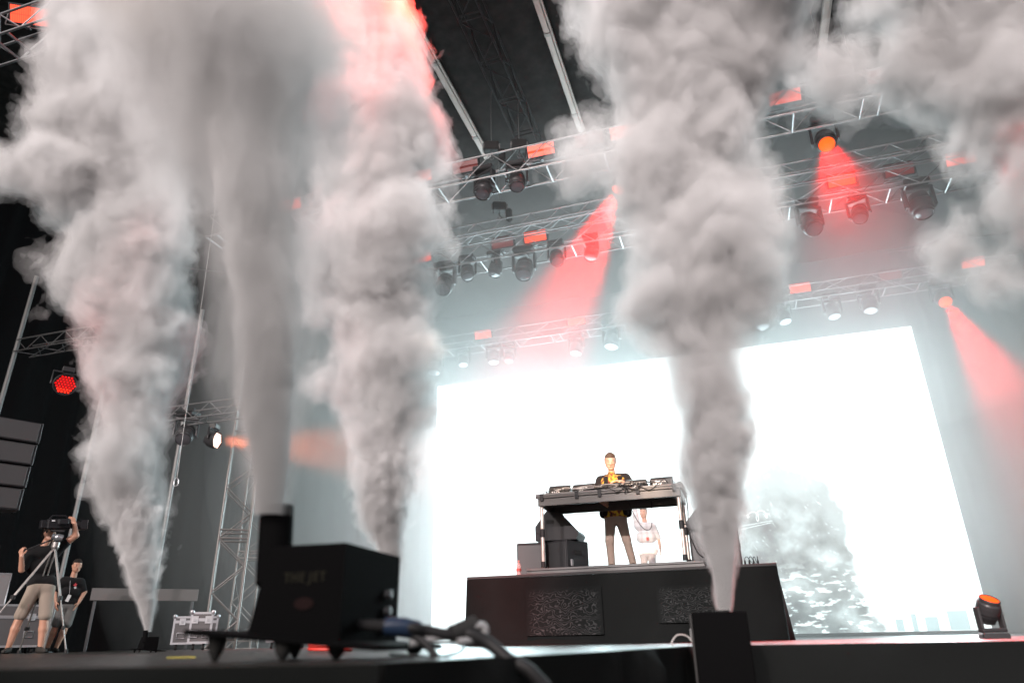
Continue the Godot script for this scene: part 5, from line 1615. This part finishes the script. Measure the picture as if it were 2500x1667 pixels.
	# ---- cables of the near machine (own axes: x right across the picture, z towards the camera)
	var cbl = [["thick black hose with blue plug leaving the near jet machine", [[0.15, 0.1, -0.1], [0.31, 0.085, 0.1], [0.378, 0.074, 0.1], [0.453, 0.062, 0.1], [0.516, 0.078, 0.08]], 0.017, 0],
		["grey cable bent into a loop beside the near jet machine", [[0.33, 0.04, 0.1], [0.403, 0.053, 0.1], [0.478, 0.067, 0.1], [0.538, 0.087, 0.1], [0.561, 0.077, 0.1], [0.545, 0.054, 0.1], [0.47, 0.04, 0.12]], 0.012, 1],
		["black cable dropping over the stage edge nearest the jet machine", [[0.3, 0.07, 0.08], [0.335, 0.062, 0.1], [0.372, 0.04, 0.12], [0.405, -0.005, 0.16], [0.424, -0.039, 0.18], [0.46, -0.2, 0.18], [0.5, -0.6, 0.16]], 0.012, 0],
		["heavy black cable bundle sagging over the stage edge to the right", [[0.47, 0.07, 0.06], [0.504, 0.066, 0.1], [0.568, 0.036, 0.12], [0.619, -0.01, 0.16], [0.683, -0.051, 0.2], [0.78, -0.2, 0.22], [0.84, -0.6, 0.2]], 0.02, 0],
		["thin black lead curling on the stage edge", [[0.28, 0.01, 0.05], [0.331, 0.007, 0.1], [0.405, 0.002, 0.12], [0.479, 0.015, 0.12], [0.497, 0.049, 0.1]], 0.005, 0]]
	for c in cbl:
		var o = thing("machine_cable", c[0], "cable", Vector3(-1.3, 0, -1.95), 33.7, "cables of the near jet machine")
		var pts = []
		for q in c[1]: pts.append(Vector3(q[0], q[1], q[2]))
		part(o, "sheath", tube(smooth(pts, 8), c[2], 12), mat("cable_grey", 0.22, 0.22, 0.225, 0.35) if c[3] == 1 else mat("cable_black"))
		if c[2] == 0.017:
			part(o, "plug", tube([pts[1] + Vector3(-0.05, 0.003, -0.02), pts[1], pts[1] + Vector3(0.05, -0.006, 0)], [0.026, 0.028, 0.022], 14), mat("plug_blue", 0.012, 0.022, 0.045, 0.35))
			part(o, "connector", tube([pts[3], pts[4] + Vector3(0.02, 0.01, 0)], [0.026, 0.03], 14), mat("rubber_black"))
	var tp = thing("tape_mark", "small strip of yellow tape stuck on the stage edge", "tape", Vector3(-2.28, 0.004, -2.62), 35)
	part(tp, "strip", box(Vector3(0.11, 0.003, 0.04), 0.0), mat("tape_yellow", 0.5, 0.42, 0.05, 0.6))
	var rc = thing("cable_coil", "small coil of red cable on the floor beyond the near jet machine", "cable", Vector3(-2.35, 0, -3.9), 30)
	var cp = []
	for i in 49: cp.append(Vector3(0.12 * cos(i * PI / 8), 0.012 + 0.0011 * i, 0.12 * sin(i * PI / 8)))
	part(rc, "coil", tube(cp, 0.01, 6), mat("cable_red", 0.45, 0.03, 0.02, 0.5))

	# ---- smoke
	var white = Color(0.985, 0.985, 0.985)
	var A = [[0.20, -6.05, -6.40, 0.029], [0.42, -6.08, -6.37, 0.079], [0.86, -6.19, -6.26, 0.182], [1.31, -6.28, -6.19, 0.275], [1.78, -6.35, -6.12, 0.373], [2.27, -6.43, -6.04, 0.445], [2.78, -6.50, -5.97, 0.450], [3.32, -6.53, -5.94, 0.535], [3.87, -6.63, -5.85, 0.644], [4.15, -6.69, -5.79, 0.700], [4.45, -6.71, -5.77, 0.687], [5.08, -6.75, -5.74, 0.563], [5.67, -6.93, -5.57, 0.729], [6.30, -7.09, -5.42, 0.829], [7.00, -7.16, -5.35, 0.883], [7.80, -7.13, -5.38, 1.015], [8.76, -6.95, -5.55, 1.159], [10.25, -6.83, -5.67, 1.387]]
	var C = [[0.30, -2.85, -5.61, 0.036], [0.68, -2.85, -5.60, 0.097], [1.01, -2.91, -5.57, 0.176], [1.39, -2.93, -5.56, 0.241], [1.79, -2.97, -5.54, 0.342], [2.21, -3.00, -5.53, 0.487], [2.65, -3.00, -5.53, 0.494], [3.11, -3.10, -5.48, 0.547], [3.60, -3.11, -5.47, 0.613], [4.12, -3.16, -5.45, 0.634], [4.66, -3.20, -5.43, 0.687], [5.24, -3.20, -5.42, 0.645], [5.86, -3.26, -5.39, 0.633], [6.50, -3.38, -5.34, 0.589], [7.17, -3.52, -5.26, 0.567], [8.28, -3.71, -5.17, 0.594]]
	var D = [[0.16, -0.13, -4.3, 0.035], [0.41, -0.1, -4.3, 0.075], [0.65, -0.1, -4.3, 0.136], [0.9, -0.08, -4.3, 0.185], [1.17, -0.07, -4.3, 0.215], [1.45, -0.03, -4.3, 0.246], [1.74, -0.03, -4.3, 0.282], [2.05, -0.03, -4.3, 0.422], [2.37, 0.01, -4.3, 0.393], [2.73, -0.03, -4.3, 0.421], [3.09, 0.0, -4.3, 0.459], [3.47, 0.04, -4.31, 0.467], [3.85, 0.17, -4.31, 0.584], [4.26, 0.23, -4.31, 0.789], [4.73, 0.22, -4.31, 0.839], [5.48, 0.25, -4.31, 0.895]]
	var B = [[0.43, -1.44, -1.95, 0.049], [0.55, -1.45, -1.94, 0.063], [0.69, -1.47, -1.93, 0.094], [0.85, -1.49, -1.92, 0.126], [1.01, -1.5, -1.9, 0.143], [1.17, -1.53, -1.89, 0.165], [1.35, -1.55, -1.87, 0.193], [1.53, -1.58, -1.85, 0.224], [1.73, -1.61, -1.83, 0.264], [1.93, -1.64, -1.8, 0.324], [2.13, -1.69, -1.77, 0.391], [2.35, -1.75, -1.72, 0.439], [2.57, -1.81, -1.67, 0.488], [2.93, -1.89, -1.62, 0.566]]
	var Er = [[-0.03, 1.97, -4.4, 0.021], [0.53, 2.05, -4.37, 0.099], [0.97, 2.09, -4.35, 0.155], [1.33, 2.13, -4.33, 0.2], [1.72, 2.12, -4.34, 0.257], [2.0, 2.13, -4.33, 0.297], [2.32, 2.08, -4.35, 0.364], [2.59, 2.16, -4.32, 0.357], [2.9, 2.21, -4.3, 0.394], [3.27, 2.17, -4.31, 0.455], [3.69, 2.12, -4.34, 0.617], [4.07, 2.14, -4.33, 0.625], [4.68, 2.2, -4.3, 0.703]]
	var pa = smoke_plume("pinkish column of smoke rising from the small machine at the left", A, [[Vector3(-7.35, 5.5, -5.2), 0.62], [Vector3(-7.1, 4.1, -5.4), 0.36], [Vector3(-7.45, 6.5, -5.1), 0.6], [Vector3(-7.8, 5.35, -4.8), 0.36]], 0.048, 9.4, 1, 1.0, [[-0.12, 0.6, white], [0.03, 1.4, white], [0.2, 2.2, white], [0.42, 3.0, white]])
	var pc = smoke_plume("second column of smoke, rising behind the near machine", C, [[Vector3(-3.53, 3.01, -5.26), 0.27], [Vector3(-3.4, 2.28, -5.32), 0.2], [Vector3(-2.74, 3.53, -5.66), 0.3], [Vector3(-2.74, 4.89, -5.66), 0.28]], 0.038, 7.7, 2, 1.0, [[-0.12, 0.7, white], [0.03, 1.6, white], [0.2, 2.5, white], [0.42, 3.5, white]])
	var pd = smoke_plume("tall central column of smoke in front of the screen", D, [[Vector3(-0.75, 3.27, -4.28), 0.2], [Vector3(-0.83, 3.51, -4.28), 0.12], [Vector3(1.06, 3.76, -4.34), 0.32], [Vector3(-0.48, 4.58, -4.29), 0.33], [Vector3(0.44, 2.43, -4.32), 0.16], [Vector3(1.25, 3.87, -4.34), 0.2], [Vector3(-0.62, 3.63, -4.29), 0.14]], 0.0255, 5.3, 3, 0.9, [[-0.12, 0.9, white], [0.03, 2.0, white], [0.2, 3.2, white], [0.42, 4.5, white]])
	var pb = smoke_plume("smooth blurred column of smoke leaving the near machine's nozzle", B, [], 0.032, 3.0, 4, 1.0, [[-0.5, 0.4, white], [-0.28, 0.8, white], [-0.05, 1.4, white], [0.2, 2.0, white], [0.45, 2.6, white]], 0.22)
	var pe = smoke_plume("pale blue bank of smoke at the upper right edge", Er, [[Vector3(1.57, 2.32, -4.53), 0.17], [Vector3(1.75, 4.08, -4.51), 0.28], [Vector3(1.73, 2.01, -4.46), 0.2], [Vector3(1.99, 2.87, -4.35), 0.3]], 0.031, 4.8, 5, 1.0, [[-0.12, 1.0, white], [0.03, 2.2, white], [0.2, 3.2, white], [0.42, 4.5, white]])
	smoke_foot(pa, A, 2.6, 0.024, 71, 1.1, [[-0.1, 1.5, white], [0.05, 3.0, white], [0.3, 6.0, white], [0.55, 9.0, white]])
	smoke_foot(pc, C, 2.4, 0.022, 72, 1.1, [[-0.1, 1.5, white], [0.05, 3.0, white], [0.3, 6.0, white], [0.55, 9.0, white]])
	smoke_foot(pd, D, 2.0, 0.015, 73, 1.1, [[-0.1, 2.0, white], [0.05, 4.0, white], [0.3, 8.0, white], [0.55, 12.0, white]])
	finish_smoke()
	for j in [[pa, A, 0.9, 61], [pc, C, 0.9, 62], [pd, D, 0.9, 63], [pb, B, 1.2, 64]]:
		smoke_jet(j[0], j[1], j[2], 0.9, 0.25, 40.0, white, j[3])
		smoke_jet(j[0], j[1], j[2] * 1.9, 1.0, 0.3, 12.0 if j[3] != 64 else 7.0, white, j[3] + 10)
		smoke_jet(j[0], j[1], j[2] * 1.2, 1.3, 0.6, 5.0 if j[3] != 64 else 1.5, white, j[3] + 20)

	# ---- haze hanging over the back of the stage
	for z in [[Vector3(8.2, 4.5, -19.5), Vector3(6, 11, 7), 0.014], [Vector3(8.2, 4.5, -19.5), Vector3(9, 14, 10), 0.014], [Vector3(8.0, 4.5, -19.5), Vector3(12, 16, 13), 0.01], [Vector3(-10.6, 3.6, -18.8), Vector3(6.5, 9.5, 7), 0.014], [Vector3(-10.2, 3.8, -18.6), Vector3(9, 12, 9.5), 0.012], [Vector3(-9.8, 4.0, -18.4), Vector3(12, 14.5, 12), 0.01], [Vector3(-9.4, 4.2, -18.2), Vector3(15, 17, 14.5), 0.006], [Vector3(-2, 4.5, -21.0), Vector3(26, 18, 9.0), 0.028], [Vector3(-1.5, 6, -19.0), Vector3(28, 20, 15.0), 0.013], [Vector3(-1.5, 8.5, -18.0), Vector3(26, 9, 11), 0.02], [Vector3(-2.5, 6, -16), Vector3(30, 22, 13), 0.004]]:
		var hz = FogVolume.new()
		hz.name = numbered("haze")
		hz.shape = RenderingServer.FOG_VOLUME_SHAPE_ELLIPSOID
		hz.size = z[1]
		hz.position = z[0]
		hz.material = fog_mat(Color(0.95, 0.95, 0.95), z[2])
		add_child(hz)
		tag(hz, "thin stage haze hanging in front of the screen", "haze", "", "stuff")
